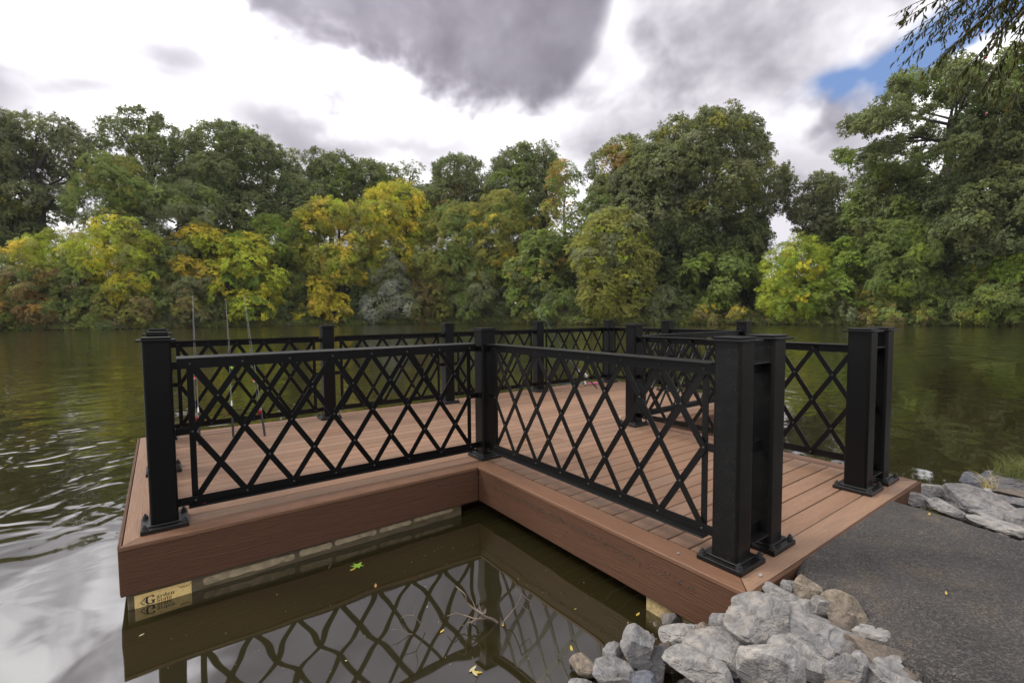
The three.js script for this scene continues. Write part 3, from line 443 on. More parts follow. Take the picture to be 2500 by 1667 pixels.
{ // gravel and small rubble between and under the boulders
  const g = rockGeometry(200, 1, .75, .9, 'small', 9), R = rng(9), M = new THREE.Matrix4(), q = new THREE.Quaternion(), list = [];
  while (list.length < 1500) { const right = R() < .4, x = right ? 4.5 + R() * 3 : 1.2 + R() * 1.55, z = right ? 2.35 + R() * 1.2 : 1.7 + R() * 1.7, h = nearBank(x, z); if (h < -0.15 || (x > pathL(Math.max(z, 2.53)) - .02 && x < pathR(Math.max(z, 2.53)) + .04 && z > 2.5) || (x > UB + .03 && x < UE && z < VC + .05)) continue; const s = .010 + .035 * R() * R() + (R() < .10 ? .03 + .03 * R() : 0); q.set(R() - .5, R() - .5, R() - .5, R() - .5).normalize(); list.push([x, h + s * .25, z, s, q.clone(), R()]); }
  const im = new THREE.InstancedMesh(g, rockMat(.5, .5, .5), list.length); im.name = 'rubble'; list.forEach(([x, y, z, s, qq, t], i) => { im.setMatrixAt(i, M.compose(new THREE.Vector3(x, y, z), qq, new THREE.Vector3(s, s, s))); im.setColorAt(i, lin(.2 + .35 * t, .19 + .31 * t, .18 + .29 * t)); }); im.castShadow = im.receiveShadow = true; stuff(im, 'small grey rubble between the boulders on the bank', 'rubble'); scene.add(im);
}

// ------------------------------------------------------------------ trees
function leafCluster(seed, n, size, { narrow = .5, twigs = 7, flat = .75, droop = 0 } = {}) { // leaves along short twigs inside a unit ball
  const R = rng(seed), pos = [], nor = [], idx = [], v = new THREE.Vector3(), a = new THREE.Vector3(), b = new THREE.Vector3(), N = new THREE.Vector3();
  const tw = Array.from({ length: twigs }, () => { const t = R() * 6.283, h = R() * 1.5 - .55, c = Math.sqrt(Math.max(0.05, 1 - h * h)); return new THREE.Vector3(Math.cos(t) * c, h * flat, Math.sin(t) * c); });
  for (let i = 0; i < n; i++) {
    const d = tw[i % twigs], t = 0.25 + 0.8 * Math.sqrt(R()); v.copy(d).multiplyScalar(t); v.y -= droop * t * t; v.x += (R() - .5) * .42; v.y += (R() - .5) * .34; v.z += (R() - .5) * .42;
    N.set(R() - .5, .12 + R() * .6, R() - .5).addScaledVector(d, .4).normalize();
    a.set(R() - .5, R() - .5 - droop, R() - .5).addScaledVector(d, .5); a.addScaledVector(N, -a.dot(N)).normalize(); b.copy(N).cross(a);
    const s = size * (.65 + .7 * R()), w = s * narrow, k = pos.length / 3;
    for (const [p, q] of [[-.5, 0], [0, -.5], [.5, 0], [0, .5]]) { pos.push(v.x + a.x * p * s + b.x * q * w, v.y + a.y * p * s + b.y * q * w, v.z + a.z * p * s + b.z * q * w); nor.push(N.x, N.y, N.z); }
    idx.push(k, k + 1, k + 2, k, k + 2, k + 3);
  }
  const g = new THREE.BufferGeometry(); g.setAttribute('position', new THREE.Float32BufferAttribute(pos, 3)); g.setAttribute('normal', new THREE.Float32BufferAttribute(nor, 3)); g.setIndex(idx); return g;
}
const LEAVES = {
  oak: leafCluster(1, 150, .25, { narrow: .75, twigs: 9 }), maple: leafCluster(2, 130, .28, { narrow: .85, twigs: 8, flat: .6 }), fine: leafCluster(3, 190, .18, { narrow: .6, twigs: 11 }),
  willow: leafCluster(4, 170, .29, { narrow: .28, twigs: 10, droop: .35 }), loose: leafCluster(5, 80, .24, { narrow: .7, twigs: 6 }),
};
// colours of foliage (albedo)
const C = { oak: [.21, .24, .09], oakGrey: [.24, .255, .13], deep: [.15, .195, .07], mid: [.22, .285, .07], fresh: [.25, .34, .05], lime: [.44, .50, .05], yellow: [.64, .58, .06], gold: [.66, .53, .07], olive: [.32, .32, .07], sage: [.25, .275, .13], silver: [.40, .42, .32], russet: [.33, .21, .07], brown: [.33, .26, .11], orange: [.5, .31, .07] };
const FW = new THREE.Vector3(Math.sin(YAW), 0, -Math.cos(YAW));
let treeSeed = 100;
function tree(px, top, half, bottom, off, o = {}) { // px in the 2352-wide view of the photograph
  const R = rng(treeSeed++), K = 1.06293, deg = Math.atan((px * K - 1250) / FOC) * 180 / Math.PI, range = shoreRange(deg) + off;
  const T = onRange(px * K, top * K, range), B = onRange(px * K, bottom * K, range), depth = T.clone().sub(EYE).dot(FW), rx = half * 1.14 * K / FOC * depth, gy = Math.max(groundHeight(T.x, T.z), .05);
  const y1 = T.y - (o.size || 1) * .62, y0 = Math.max(B.y, gy + .1), ry = (y1 - y0) / 2, cy = (y0 + y1) / 2, rz = rx * (o.deep || .85), H = y1 - gy;
  const { name = 'broadleaf_tree', label, category = 'tree', leaf = 'oak', colors = [[C.oak, 1]], shape = 'round', lobes = 16, dens = 1, size = 1, trunk = .018, lean = 0, wood = bark, gap = .35, patch = .18 } = o;
  const root = thing(name, label, category, new THREE.Vector3(T.x, gy - .15, T.z), o.group);
  const width = t => shape === 'cone' ? Math.pow(1 - t, .62) * Math.min(1, .45 + t * 3) * 1.12 : shape === 'vase' ? Math.sqrt(Math.max(0, 1 - Math.pow(2 * Math.max(t, .3) - .75, 2) * .9)) * (.35 + .75 * Math.min(1, t * 1.8)) : shape === 'shrub' ? Math.sqrt(Math.max(0, 1 - Math.pow(t, 2.4))) * (.82 + .2 * t) : Math.sqrt(Math.max(0, 1 - Math.pow(2 * t - .92, 2) * .9));
  // lobes: sub-crowns carried by limbs
  const L = [], lr = Math.min(rx, ry) * (o.lobe || .44);
  for (let i = 0; i < lobes; i++) { const t = clamp((i + .5) / lobes * .96 + (R() - .5) * .12, .02, .97), a = i * 2.4 + R() * 1.3, w = width(t), s = (.75 + .5 * R()) * (shape === 'cone' ? lerp(1, .5, t) : 1), q = Math.max(0, w * rx - lr * s * .75) * (.55 + .45 * Math.sqrt(R())); L.push({ x: Math.cos(a) * q, y: y0 + t * (y1 - y0), z: Math.sin(a) * q * rz / rx, r: lr * s, h: lr * s * (o.tall || .82) }); }
  for (const l of L) { if (l.y + l.h > y1 - .1) l.y = y1 - l.h + (R() - .5) * .3; if (l.y - l.h < y0) l.y = y0 + l.h; }
  const cl = size * .82, pts = [], M = new THREE.Matrix4(), q = new THREE.Quaternion(), q2 = new THREE.Quaternion(), n = new THREE.Vector3();
  for (const l of L) {
    const cnt = Math.ceil(dens * 4 * Math.PI * l.r * (l.r + l.h) / 2 / (cl * cl * 2.1)) + 2;
    for (let i = 0; i < cnt; i++) {
      const h = 1 - 2 * Math.pow(R(), .85), a = R() * 6.283, c = Math.sqrt(1 - h * h), rr = .72 + .36 * R();
      n.set(Math.cos(a) * c, h, Math.sin(a) * c);
      const x = l.x + n.x * l.r * rr, y = l.y + n.y * l.h * rr, z = l.z + n.z * l.r * rr;
      if (h < -.35 && R() < gap) continue;
      let inside = false; for (const k of L) if (k !== l && ((x - k.x) / k.r) ** 2 + ((y - k.y) / k.h) ** 2 + ((z - k.z) / k.r) ** 2 < .45) { inside = true; break; }
      if (inside && R() < .8) continue;
      if (fbm((T.x + x) * .55, y * .55, (T.z + z) * .55 + 3, 2) < -.36 + gap * .3 * R()) continue; // holes
      pts.push([x, y, z, n.clone(), l]);
    }
  }
  const im = new THREE.InstancedMesh(LEAVES[leaf], leafMat, pts.length); im.name = 'crown'; im.userData.kind = 'stuff'; im.castShadow = im.receiveShadow = true;
  const tot = colors.reduce((s, c) => s + c[1], 0), up = new THREE.Vector3(0, 1, 0), col = new THREE.Color();
  pts.forEach(([x, y, z, nn], i) => {
    nn.y += .7; nn.normalize(); q.setFromUnitVectors(up, nn); q2.setFromAxisAngle(up, R() * 6.283); q.multiply(q2);
    const s = cl * (.72 + .6 * R()); im.setMatrixAt(i, M.compose(new THREE.Vector3(x, y - (gy - .15), z), q, new THREE.Vector3(s, s * .85, s)));
    let t = clamp(.5 + fbm((x + T.x) * patch, y * patch, (z + T.z) * patch, 2) * 1.5 + (R() - .5) * .4, 0, .999) * tot, k = 0; while (t > colors[k][1] && k < colors.length - 1) { t -= colors[k][1]; k++; }
    const v = .72 + .56 * R(), [r, g, b] = colors[k][0]; im.setColorAt(i, col.setRGB(r * v * (.94 + .12 * R()), g * v, b * v * (.8 + .4 * R())));
  });
  root.add(im);
  // trunk and limbs, one tapering piece of wood
  const tr = Math.max(.05, H * trunk), fork = Math.max(gy + H * .16, Math.min(y0 + (y1 - y0) * (o.fork || .22), y1 - 1)), parts = [], base = new THREE.Vector3(-lean * H * .3, 0, 0), F = new THREE.Vector3(-lean * H * .08, fork - gy + .15, 0), topP = new THREE.Vector3(rx * .1 * (R() - .5), (y1 - gy) * .9, 0);
  const mid1 = base.clone().lerp(F, .5).add(new THREE.Vector3((R() - .5) * tr * 2, 0, 0));
  parts.push(tube([base, base.clone().lerp(mid1, .2), mid1, F, F.clone().lerp(topP, .5).add(new THREE.Vector3((R() - .5) * rx * .12, 0, (R() - .5) * rx * .1)), topP], [tr * 1.35, tr * 1.05, tr * .9, tr * .78, tr * .4, tr * .08], 8));
  const nl = Math.min(L.length, o.limbs ?? 9);
  for (let i = 0; i < nl; i++) { const l = L[Math.floor(i * L.length / nl)], e = new THREE.Vector3(l.x, l.y - (gy - .15) + l.h * .3, l.z), s = F.clone().lerp(topP, clamp((l.y - y0) / (y1 - y0) * .85 - .12, 0, .78)), m = s.clone().lerp(e, .5); m.y += -.08 * (e.y - s.y) + .04 * rx; m.x += (e.x - s.x) * .12; const r0 = tr * (.26 + .12 * R()); parts.push(tube([s, s.clone().lerp(m, .5), m, m.clone().lerp(e, .55), e], [r0, r0 * .8, r0 * .62, r0 * .38, r0 * .12], 5)); 
    for (let j = 0; j < 2; j++) { const e2 = e.clone().add(new THREE.Vector3((R() - .5) * l.r * 1.7, (R() - .2) * l.h * 1.2, (R() - .5) * l.r * 1.7)); parts.push(tube([m, m.clone().lerp(e2, .5).add(new THREE.Vector3(0, .1, 0)), e2], [r0 * .45, r0 * .28, r0 * .07], 4)); } }
  mesh('trunk', merge(parts), wood, root);
  return root;
}
const back = 'tall trees behind the shoreline', front = 'small trees and shrubs along the far shore';
// back row, left to right
tree(-40, 232, 95, 540, 17, { label: 'dark grey green tree cut by the left edge', colors: [[C.oakGrey, 3], [C.oak, 2]], group: back, lobes: 15, gap: .5 });
tree(88, 250, 128, 500, 14, { label: 'grey green tree at far left with sky gaps and a leaning trunk', colors: [[C.oakGrey, 3], [C.oak, 2], [C.olive, .3]], group: back, lobes: 19, gap: .6, trunk: .03, lean: .25, dens: .9, size: 1, fork: .05, lobe: .36 });
tree(20, 460, 70, 600, 13, { label: 'low dark tree under the left trees behind the red shrub', colors: [[C.deep, 3], [C.oak, 2]], group: back, lobes: 10 });
tree(340, 248, 102, 500, 17, { label: 'tall open tree with a ragged top, second from the left', colors: [[C.oak, 3], [C.mid, 1]], group: back, lobes: 18, gap: .6, dens: .85, trunk: .022, lobe: .34 });
tree(255, 345, 78, 560, 11, { label: 'soft mid green tree below and left of the ragged tree', leaf: 'fine', colors: [[C.mid, 3], [C.olive, 1]], group: back });
tree(530, 280, 112, 560, 15, { label: 'dense rounded tree right of the ragged one on the left', colors: [[C.oak, 3], [C.deep, 1], [C.mid, .7]], group: back, lobes: 22 });
tree(398, 405, 112, 600, 9, { label: 'feathery sage green tree in front of the left trees', leaf: 'willow', colors: [[C.sage, 2], [C.mid, 2], [C.oak, 1]], group: back, lobes: 18 });
tree(660, 334, 48, 470, 17, { label: 'thin open tree with a crooked tip right of the dense tree', leaf: 'loose', colors: [[C.oak, 1]], group: back, lobes: 9, gap: .6, dens: .8, lobe: .5 });
tree(755, 342, 78, 520, 16, { label: 'green tree of medium height above the yellow trees at left centre', colors: [[C.oak, 2], [C.mid, 1]], group: back });
tree(690, 400, 75, 560, 12, { label: 'dark green tree with a visible stem behind the lime bushes', colors: [[C.deep, 1], [C.oak, 2]], group: back, gap: .5 });
tree(858, 362, 72, 520, 16, { label: 'rounded green tree just left of the dip in the treeline', colors: [[C.oak, 2], [C.mid, 1]], group: back });
tree(940, 366, 42, 500, 19, { label: 'sparse twiggy tree against the sky in the dip of the treeline', leaf: 'loose', colors: [[C.oak, 1]], group: back, lobes: 10, dens: .55, gap: .7, size: .8, lobe: .5 });
tree(945, 412, 80, 560, 15, { label: 'dark green tree filling the dip of the treeline', colors: [[C.deep, 1], [C.oak, 1.5]], group: back });
tree(1055, 356, 92, 540, 14, { label: 'dark rounded tree right of the dip in the treeline', colors: [[C.oak, 2], [C.deep, 1], [C.brown, .3]], group: back, lobes: 18 });
tree(1150, 350, 55, 520, 14, { label: 'slender dark tree with a small spiky top at centre', leaf: 'fine', colors: [[C.oak, 2], [C.deep, 1]], group: back, shape: 'cone' });
tree(1205, 332, 78, 540, 13, { label: 'leafy green tree at centre left of the thin reddish tree', colors: [[C.oak, 2], [C.mid, 1]], group: back });
tree(1252, 316, 36, 460, 14, { label: 'airy treetop rising highest at centre', leaf: 'loose', colors: [[C.oak, 1]], group: back, lobes: 9, dens: .6, gap: .7, size: .75, lobe: .6 });
tree(1298, 362, 58, 640, 8, { label: 'thin tree with orange tinted top and a pale bare stem', leaf: 'loose', colors: [[C.mid, 2], [C.orange, .55], [C.olive, 1]], group: back, lobes: 16, dens: 1.05, gap: .5, wood: paleBark, trunk: .016, size: .85, fork: .3 });
tree(1440, 300, 85, 560, 12, { label: 'olive tree tinged with rust at the left flank of the huge tree', colors: [[C.oak, 2], [C.olive, 1], [C.russet, .15]], group: back, lobes: 16 });
tree(1620, 258, 168, 545, 9, { label: 'huge dark tree, the broadest crown right of centre', colors: [[C.oakGrey, 2], [C.oak, 3], [C.olive, .25]], group: back, lobes: 34, lobe: .36, trunk: .022, dens: 1.05 });
tree(1500, 330, 100, 580, 7, { label: 'grey green crown leaning out before the huge tree on its left', colors: [[C.oakGrey, 2], [C.oak, 2]], group: back, lobes: 18 });
tree(1715, 480, 56, 640, 8, { label: 'dark tree in the shade under the right side of the huge tree', colors: [[C.deep, 2], [C.oak, 1]], group: back });
tree(1560, 480, 90, 660, 6, { label: 'very dark tree in the shade under the huge tree', colors: [[C.deep, 1]], group: back });
tree(1385, 400, 60, 620, 8, { label: 'green tree between thin reddish tree and pale olive tree', colors: [[C.mid, 1], [C.oak, 2]], group: back });
tree(1893, 386, 62, 560, 12, { label: 'grey green rounded tree right of the gap of sky', colors: [[C.oakGrey, 1.5], [C.oak, 2]], group: back, lobes: 16 });
tree(2195, 150, 232, 395, 2, { label: 'great spreading tree at right with its limbs showing against the sky', colors: [[C.oak, 3], [C.mid, 1.6]], group: back, lobes: 90, lobe: .225, gap: .5, dens: 1.05, shape: 'round', trunk: .02, limbs: 16, fork: .0, tall: .66, size: .9 });
tree(2400, 120, 170, 420, 4, { label: 'tree cut by the right edge behind the overhanging branches', colors: [[C.oak, 2], [C.deep, 1]], group: back, lobes: 22, gap: .6 });
tree(2040, 370, 88, 560, 4, { label: 'yellowish green tree under the left limbs of the spreading tree', colors: [[C.mid, 2], [C.oak, 1.5], [C.olive, .6]], group: back });
tree(2165, 400, 105, 600, 2, { label: 'dark tree under the middle of the spreading tree', colors: [[C.deep, 2], [C.oak, 1]], group: back });
tree(2300, 362, 118, 600, 0, { label: 'dense dark green tree at the right edge below the spreading tree', colors: [[C.oak, 2], [C.deep, 1.5]], group: back, lobes: 22 });
// front row along the water, left to right
tree(-25, 560, 80, 752, 2, { name: 'shrub', category: 'shrub', label: 'green shrub at the left edge of the far shore', leaf: 'fine', colors: [[C.olive, 2], [C.mid, 2], [C.gold, .4]], group: front, shape: 'shrub' });
tree(75, 590, 92, 755, 1.2, { name: 'shrub', category: 'shrub', label: 'rust and red tinted shrub at the left on the far shore', leaf: 'willow', colors: [[C.russet, .9], [C.brown, 1.5], [C.mid, 2], [C.orange, .25]], group: front, shape: 'shrub', lobes: 16, patch: .35 });
tree(125, 520, 78, 690, 5, { label: 'yellow green tree behind the red shrub', leaf: 'fine', colors: [[C.lime, 1.2], [C.olive, 2], [C.gold, .6]], group: front });
tree(190, 575, 60, 752, 2.5, { name: 'shrub', category: 'shrub', label: 'brownish green bush between red shrub and first yellow tree', leaf: 'fine', colors: [[C.brown, 1.5], [C.mid, 2], [C.olive, 1]], group: front, shape: 'shrub' });
tree(262, 488, 76, 700, 3.5, { label: 'first bright yellow tree from the left', leaf: 'willow', colors: [[C.yellow, 2], [C.lime, 2], [C.olive, .8]], group: front, lobes: 15, gap: .5 });
tree(285, 640, 60, 755, 1, { name: 'shrub', category: 'shrub', label: 'olive bush at the water under the first yellow tree', leaf: 'fine', colors: [[C.olive, 2], [C.brown, 1]], group: front, shape: 'shrub' });
tree(350, 545, 62, 735, 3.5, { label: 'plain green tree between the two yellow trees at left', leaf: 'fine', colors: [[C.mid, 3], [C.lime, .5]], group: front });
tree(455, 502, 72, 680, 5, { label: 'golden orange tree, second yellow one from the left', leaf: 'maple', colors: [[C.gold, 1.8], [C.yellow, 2.4], [C.lime, .9]], group: front, lobes: 14, gap: .5 });
tree(415, 628, 66, 752, 1.2, { name: 'shrub', category: 'shrub', label: 'dull sage and tan bush behind the left fishing rod', leaf: 'fine', colors: [[C.sage, 2], [C.brown, 1.3], [C.olive, 1]], group: front, shape: 'shrub' });
tree(475, 600, 50, 745, 2.5, { name: 'shrub', category: 'shrub', label: 'grey green bush under the golden orange tree', leaf: 'fine', colors: [[C.sage, 2], [C.oak, 2]], group: front, shape: 'shrub' });
tree(562, 525, 78, 745, 1.4, { label: 'brightest lime yellow tree hanging over the water behind the rods', leaf: 'maple', colors: [[C.lime, 3.4], [C.yellow, 1.6], [C.fresh, .8]], group: front, lobes: 17, gap: .5 });
tree(640, 485, 74, 690, 5, { label: 'light green tree right of the lime tree', leaf: 'fine', colors: [[C.fresh, 2.4], [C.olive, 1.4], [C.lime, .7]], group: front });
tree(668, 620, 60, 745, 3.5, { name: 'shrub', category: 'shrub', label: 'very dark bush in the shade between the two yellow trees', leaf: 'fine', colors: [[C.deep, 2], [C.mid, .5]], group: front, shape: 'shrub' });
tree(780, 450, 108, 660, 4.5, { label: 'wide olive yellow tree with a dark trunk at left centre', leaf: 'fine', colors: [[C.olive, 2.4], [C.lime, 1.1], [C.gold, .8]], group: front, lobes: 24, trunk: .034, wood: bark, fork: .1 });
tree(905, 412, 84, 640, 6, { label: 'tallest yellow tree, at left centre of the shore', leaf: 'fine', colors: [[C.yellow, 2], [C.gold, 1], [C.lime, 1.4], [C.olive, .8]], group: front, lobes: 20 });
tree(735, 628, 68, 745, 1.4, { label: 'low golden bough over the water left of the dark trunk', leaf: 'maple', colors: [[C.yellow, 2], [C.gold, 1.4], [C.olive, 1.6], [C.mid, .8]], group: front, lobes: 12, shape: 'shrub', gap: .6 });
tree(850, 610, 55, 745, 4, { name: 'shrub', category: 'shrub', label: 'shaded green bush right of the dark trunk', leaf: 'fine', colors: [[C.deep, 2], [C.mid, 1.5], [C.olive, .6]], group: front, shape: 'shrub' });
tree(893, 568, 72, 742, 1.4, { name: 'shrub', category: 'shrub', label: 'silvery grey leaved shrub at the water', leaf: 'willow', colors: [[C.silver, 3], [C.sage, 2]], group: front, shape: 'cone', lobes: 15 });
tree(992, 628, 64, 745, 1.2, { name: 'shrub', category: 'shrub', label: 'brown leaved shrub right of the silvery one', leaf: 'fine', colors: [[C.brown, 3], [C.olive, 1]], group: front, shape: 'shrub', gap: .5 });
tree(1055, 462, 98, 700, 4.5, { label: 'broad olive tree right of the tallest yellow tree', leaf: 'fine', colors: [[C.olive, 3], [C.mid, 1.6]], group: front, lobes: 20 });
tree(1165, 432, 88, 660, 5, { label: 'drooping olive green tree at centre', leaf: 'willow', colors: [[C.olive, 2], [C.mid, 1.4], [C.gold, .3]], group: front, lobes: 18 });
tree(1115, 595, 80, 748, 1.4, { name: 'shrub', category: 'shrub', label: 'grey green bush at the water at centre', leaf: 'willow', colors: [[C.sage, 2.4], [C.mid, 1]], group: front, shape: 'shrub', lobes: 14 });
tree(1245, 520, 74, 746, 2.6, { label: 'mid green tree at the water below the thin reddish tree', leaf: 'maple', colors: [[C.mid, 2], [C.fresh, .6], [C.olive, 1], [C.deep, 1]], group: front, lobes: 16 });
tree(1290, 655, 60, 750, 1, { name: 'shrub', category: 'shrub', label: 'dark bush with bare grey twigs at the water left of the pale olive tree', leaf: 'fine', colors: [[C.mid, 1.5], [C.deep, 2]], group: front, shape: 'shrub', wood: deadWood });
tree(1412, 468, 98, 742, 1.6, { label: 'large pale olive tree right of centre', leaf: 'loose', colors: [[C.olive, 3], [C.lime, .5], [C.sage, 1.2]], group: front, lobes: 30, lobe: .38, dens: 1.5, size: .8 });
tree(1640, 560, 88, 715, 3.4, { label: 'fresh green tree under the huge tree', leaf: 'maple', colors: [[C.fresh, 1], [C.mid, 3]], group: front, lobes: 16 });
tree(1535, 650, 60, 745, 1.6, { name: 'shrub', category: 'shrub', label: 'bluish green bush at the water right of the pale olive tree', leaf: 'fine', colors: [[C.mid, 2], [C.sage, 1]], group: front, shape: 'shrub' });
tree(1660, 692, 92, 748, .8, { name: 'shrub', category: 'shrub', label: 'low yellow and rust thicket at the water under the green tree', leaf: 'fine', colors: [[C.gold, 1.5], [C.olive, 2], [C.brown, 1.2]], group: front, shape: 'shrub', lobes: 18, patch: .4 });
tree(1832, 535, 82, 742, 1.2, { label: 'bright lime green tree right of the gap of sky', leaf: 'fine', colors: [[C.lime, 3], [C.fresh, 1.6], [C.yellow, .12]], group: front, lobes: 18, shape: 'round' });
tree(1948, 528, 66, 745, 1.6, { label: 'fresh green slender tree right of the lime one', leaf: 'maple', colors: [[C.fresh, 2], [C.sage, 1.5], [C.mid, 1]], group: front, lobes: 16, shape: 'cone' });
tree(2020, 625, 52, 735, 1.6, { name: 'shrub', category: 'shrub', label: 'yellow tinged bush behind the paired right hand posts', leaf: 'fine', colors: [[C.gold, 1], [C.olive, 2], [C.mid, 1]], group: front, shape: 'shrub' });
tree(2095, 482, 105, 690, 2, { label: 'feathery green tree left of the drooping one at right', leaf: 'willow', colors: [[C.mid, 3], [C.fresh, 1]], group: front, lobes: 20 });
tree(2055, 692, 92, 750, .6, { name: 'shrub', category: 'shrub', label: 'low brownish thicket at the water on the right', leaf: 'fine', colors: [[C.brown, 2], [C.mid, 1], [C.olive, .6]], group: front, shape: 'shrub', lobes: 16 });
tree(2150, 640, 55, 748, .8, { name: 'shrub', category: 'shrub', label: 'shaded green bush in the dark hollow on the right', leaf: 'fine', colors: [[C.deep, 1], [C.mid, 2]], group: front, shape: 'shrub' });
tree(2290, 560, 108, 752, .8, { label: 'big drooping green tree over the water at the right edge', leaf: 'willow', colors: [[C.mid, 3], [C.olive, 1], [C.fresh, .6]], group: front, lobes: 26, shape: 'shrub' });
tree(2390, 470, 80, 700, 1.5, { label: 'green tree cut by the right edge above the drooping one', leaf: 'maple', colors: [[C.mid, 2], [C.fresh, 1]], group: front });
{ // the wood behind and the undergrowth at the waterline, each one mass
  const make = (name, n, place, leaf, pal, label, cat, s0, s1, seed) => { const R = rng(seed), im = new THREE.InstancedMesh(LEAVES[leaf], leafMat, n), M = new THREE.Matrix4(), q = new THREE.Quaternion(), c = new THREE.Color(); im.name = name; for (let i = 0; i < n; i++) { const p = place(R), s = s0 + (s1 - s0) * R(); q.setFromAxisAngle(upV, R() * 6.283); im.setMatrixAt(i, M.compose(p, q, new THREE.Vector3(s, s * .8, s))); const t = pal[Math.floor(R() * pal.length)], v = .7 + .5 * R(); im.setColorAt(i, c.setRGB(t[0] * v, t[1] * v, t[2] * v)); } im.castShadow = im.receiveShadow = true; stuff(im, label, cat); scene.add(im); };
  const at = (deg, r, h) => { const a = YAW + deg * Math.PI / 180, x = EYE.x + Math.sin(a) * r, z = EYE.z - Math.cos(a) * r; return new THREE.Vector3(x, Math.max(groundHeight(x, z), 0) + h, z); };
  make('undergrowth', 5200, R => { const deg = -58 + R() * 122, r = R(); return at(deg, shoreRange(deg) - .5 + 1.2 * noise.noise(deg * 1.7, 1, 1) + 4.2 * r * r, (.05 + .9 * R()) * (.5 + 1.6 * r)); }, 'fine', [C.mid, C.deep, C.olive, C.brown, C.fresh, C.oak], 'low undergrowth lining the far waterline under the trees', 'undergrowth', .5, 1.0, 21);
  make('woodland', 12000, R => { const deg = -62 + R() * 130, r = shoreRange(deg); return at(deg, r + 8 + R() * 9, Math.pow(R(), .9) * (deg < -37 ? 5.0 : Math.abs(deg - 29.2) < 2.4 ? 5.5 : 14.5)); }, 'oak', [C.deep, C.oak, C.deep], 'dark woodland seen between the stems on the far shore', 'woodland', 1.0, 1.7, 22);
}

// ------------------------------------------------------------------ fishing rods at the far rail
const rodBlack = new THREE.MeshStandardMaterial({ color: lin(.02, .02, .022), roughness: .4 }), rodGrey = new THREE.MeshStandardMaterial({ color: lin(.16, .16, .17), roughness: .35 }), rodBlue = new THREE.MeshStandardMaterial({ color: lin(.08, .32, .5), roughness: .35 });
const chrome = new THREE.MeshStandardMaterial({ color: lin(.6, .6, .62), roughness: .2, metalness: .9 }), reelRed = new THREE.MeshStandardMaterial({ color: lin(.22, .012, .015), roughness: .25 }), cork = new THREE.MeshStandardMaterial({ color: lin(.03, .03, .032), roughness: .85 });
const floatRed = new THREE.MeshStandardMaterial({ color: lin(.75, .03, .03), roughness: .3 }), floatGreen = new THREE.MeshStandardMaterial({ color: lin(.3, .65, .05), roughness: .3 }), floatWhite = new THREE.MeshStandardMaterial({ color: lin(.8, .8, .78), roughness: .3 }), nylon = new THREE.MeshStandardMaterial({ color: lin(.3, .32, .34), roughness: .4 }), pink = new THREE.MeshStandardMaterial({ color: lin(.7, .06, .3), roughness: .4 });
function rod(label, foot, tip, { blank = rodGrey, reel = reelRed, bobber = floatRed, at = .55, grip = cork, hang = null } = {}) {
  const t = thing('fishing_rod', label, 'fishing rod', foot, 'fishing rods left on the dock'), D = tip.clone().sub(foot), L = D.length(), d = D.clone().normalize(), p = s => d.clone().multiplyScalar(s), side = d.clone().cross(new THREE.Vector3(FW.x, 0, FW.z)).normalize(), out = new THREE.Vector3(-FW.x, 0, -FW.z);
  mesh('grip', tube([p(0), p(.02), p(.20), p(.22)], [.011, .0135, .0125, .009], 8), grip, t);
  mesh('reel_seat', tube([p(.22), p(.26), p(.34), p(.36)], [.009, .011, .011, .008], 8), rodBlack, t);
  mesh('fore_grip', tube([p(.36), p(.37), p(.42)], [.009, .012, .008], 8), chrome, t);
  mesh('blank', tube([p(.42), p(L * .55), p(L * .8).addScaledVector(out, .005), p(L)], [.0042, .003, .0021, .0012], 6), blank, t);
  const c = p(.30).addScaledVector(out, .045), body = new THREE.SphereGeometry(.03, 14, 10); body.scale(.85, 1.25, .95); body.translate(c.x, c.y, c.z);
  const r = mesh('reel', merge([body, tube([p(.3), c], .007, 6)]), reel, t);
  const sp = new THREE.CylinderGeometry(.03, .03, .03, 14); sp.rotateX(Math.PI / 2); sp.translate(c.x, c.y + .03, c.z); mesh('spool', sp, chrome, r);
  mesh('crank', merge([tube([c, c.clone().addScaledVector(side, .065), c.clone().addScaledVector(side, .07).add(new THREE.Vector3(0, -.035, 0))], .004, 5), (() => { const g = new THREE.SphereGeometry(.011, 8, 6); const k = c.clone().addScaledVector(side, .07).add(new THREE.Vector3(0, -.045, 0)); g.translate(k.x, k.y, k.z); return g; })()]), rodBlack, r);
  const gd = []; for (const s of [.36, .5, .64, .78, .9, .995]) { const g = new THREE.TorusGeometry(.008 - s * .004, .0012, 5, 10), k = p(L * s).addScaledVector(out, .009); g.lookAt(d); g.translate(k.x, k.y, k.z); gd.push(g); } stuff(mesh('line_guide', merge(gd), chrome, t));
  const b = hang ? hang.clone().sub(foot) : p(L * at).addScaledVector(side, -.03).addScaledVector(out, .02), g = new THREE.SphereGeometry(.014, 12, 9); g.translate(b.x, b.y, b.z);
  mesh('fishing_line', merge([tube([p(L).addScaledVector(out, .01), b], .0009, 4), tube([b, c.clone().add(new THREE.Vector3(0, .04, 0))], .0009, 4)]), nylon, t);
  const bb = mesh('bobber', g, bobber, t); if (bobber === floatRed) { const h = new THREE.SphereGeometry(.0141, 12, 5, 0, 6.2832, Math.PI * .55, Math.PI * .45); h.translate(b.x, b.y, b.z); mesh('bobber_base', h, floatWhite, bb); }
  return t;
}
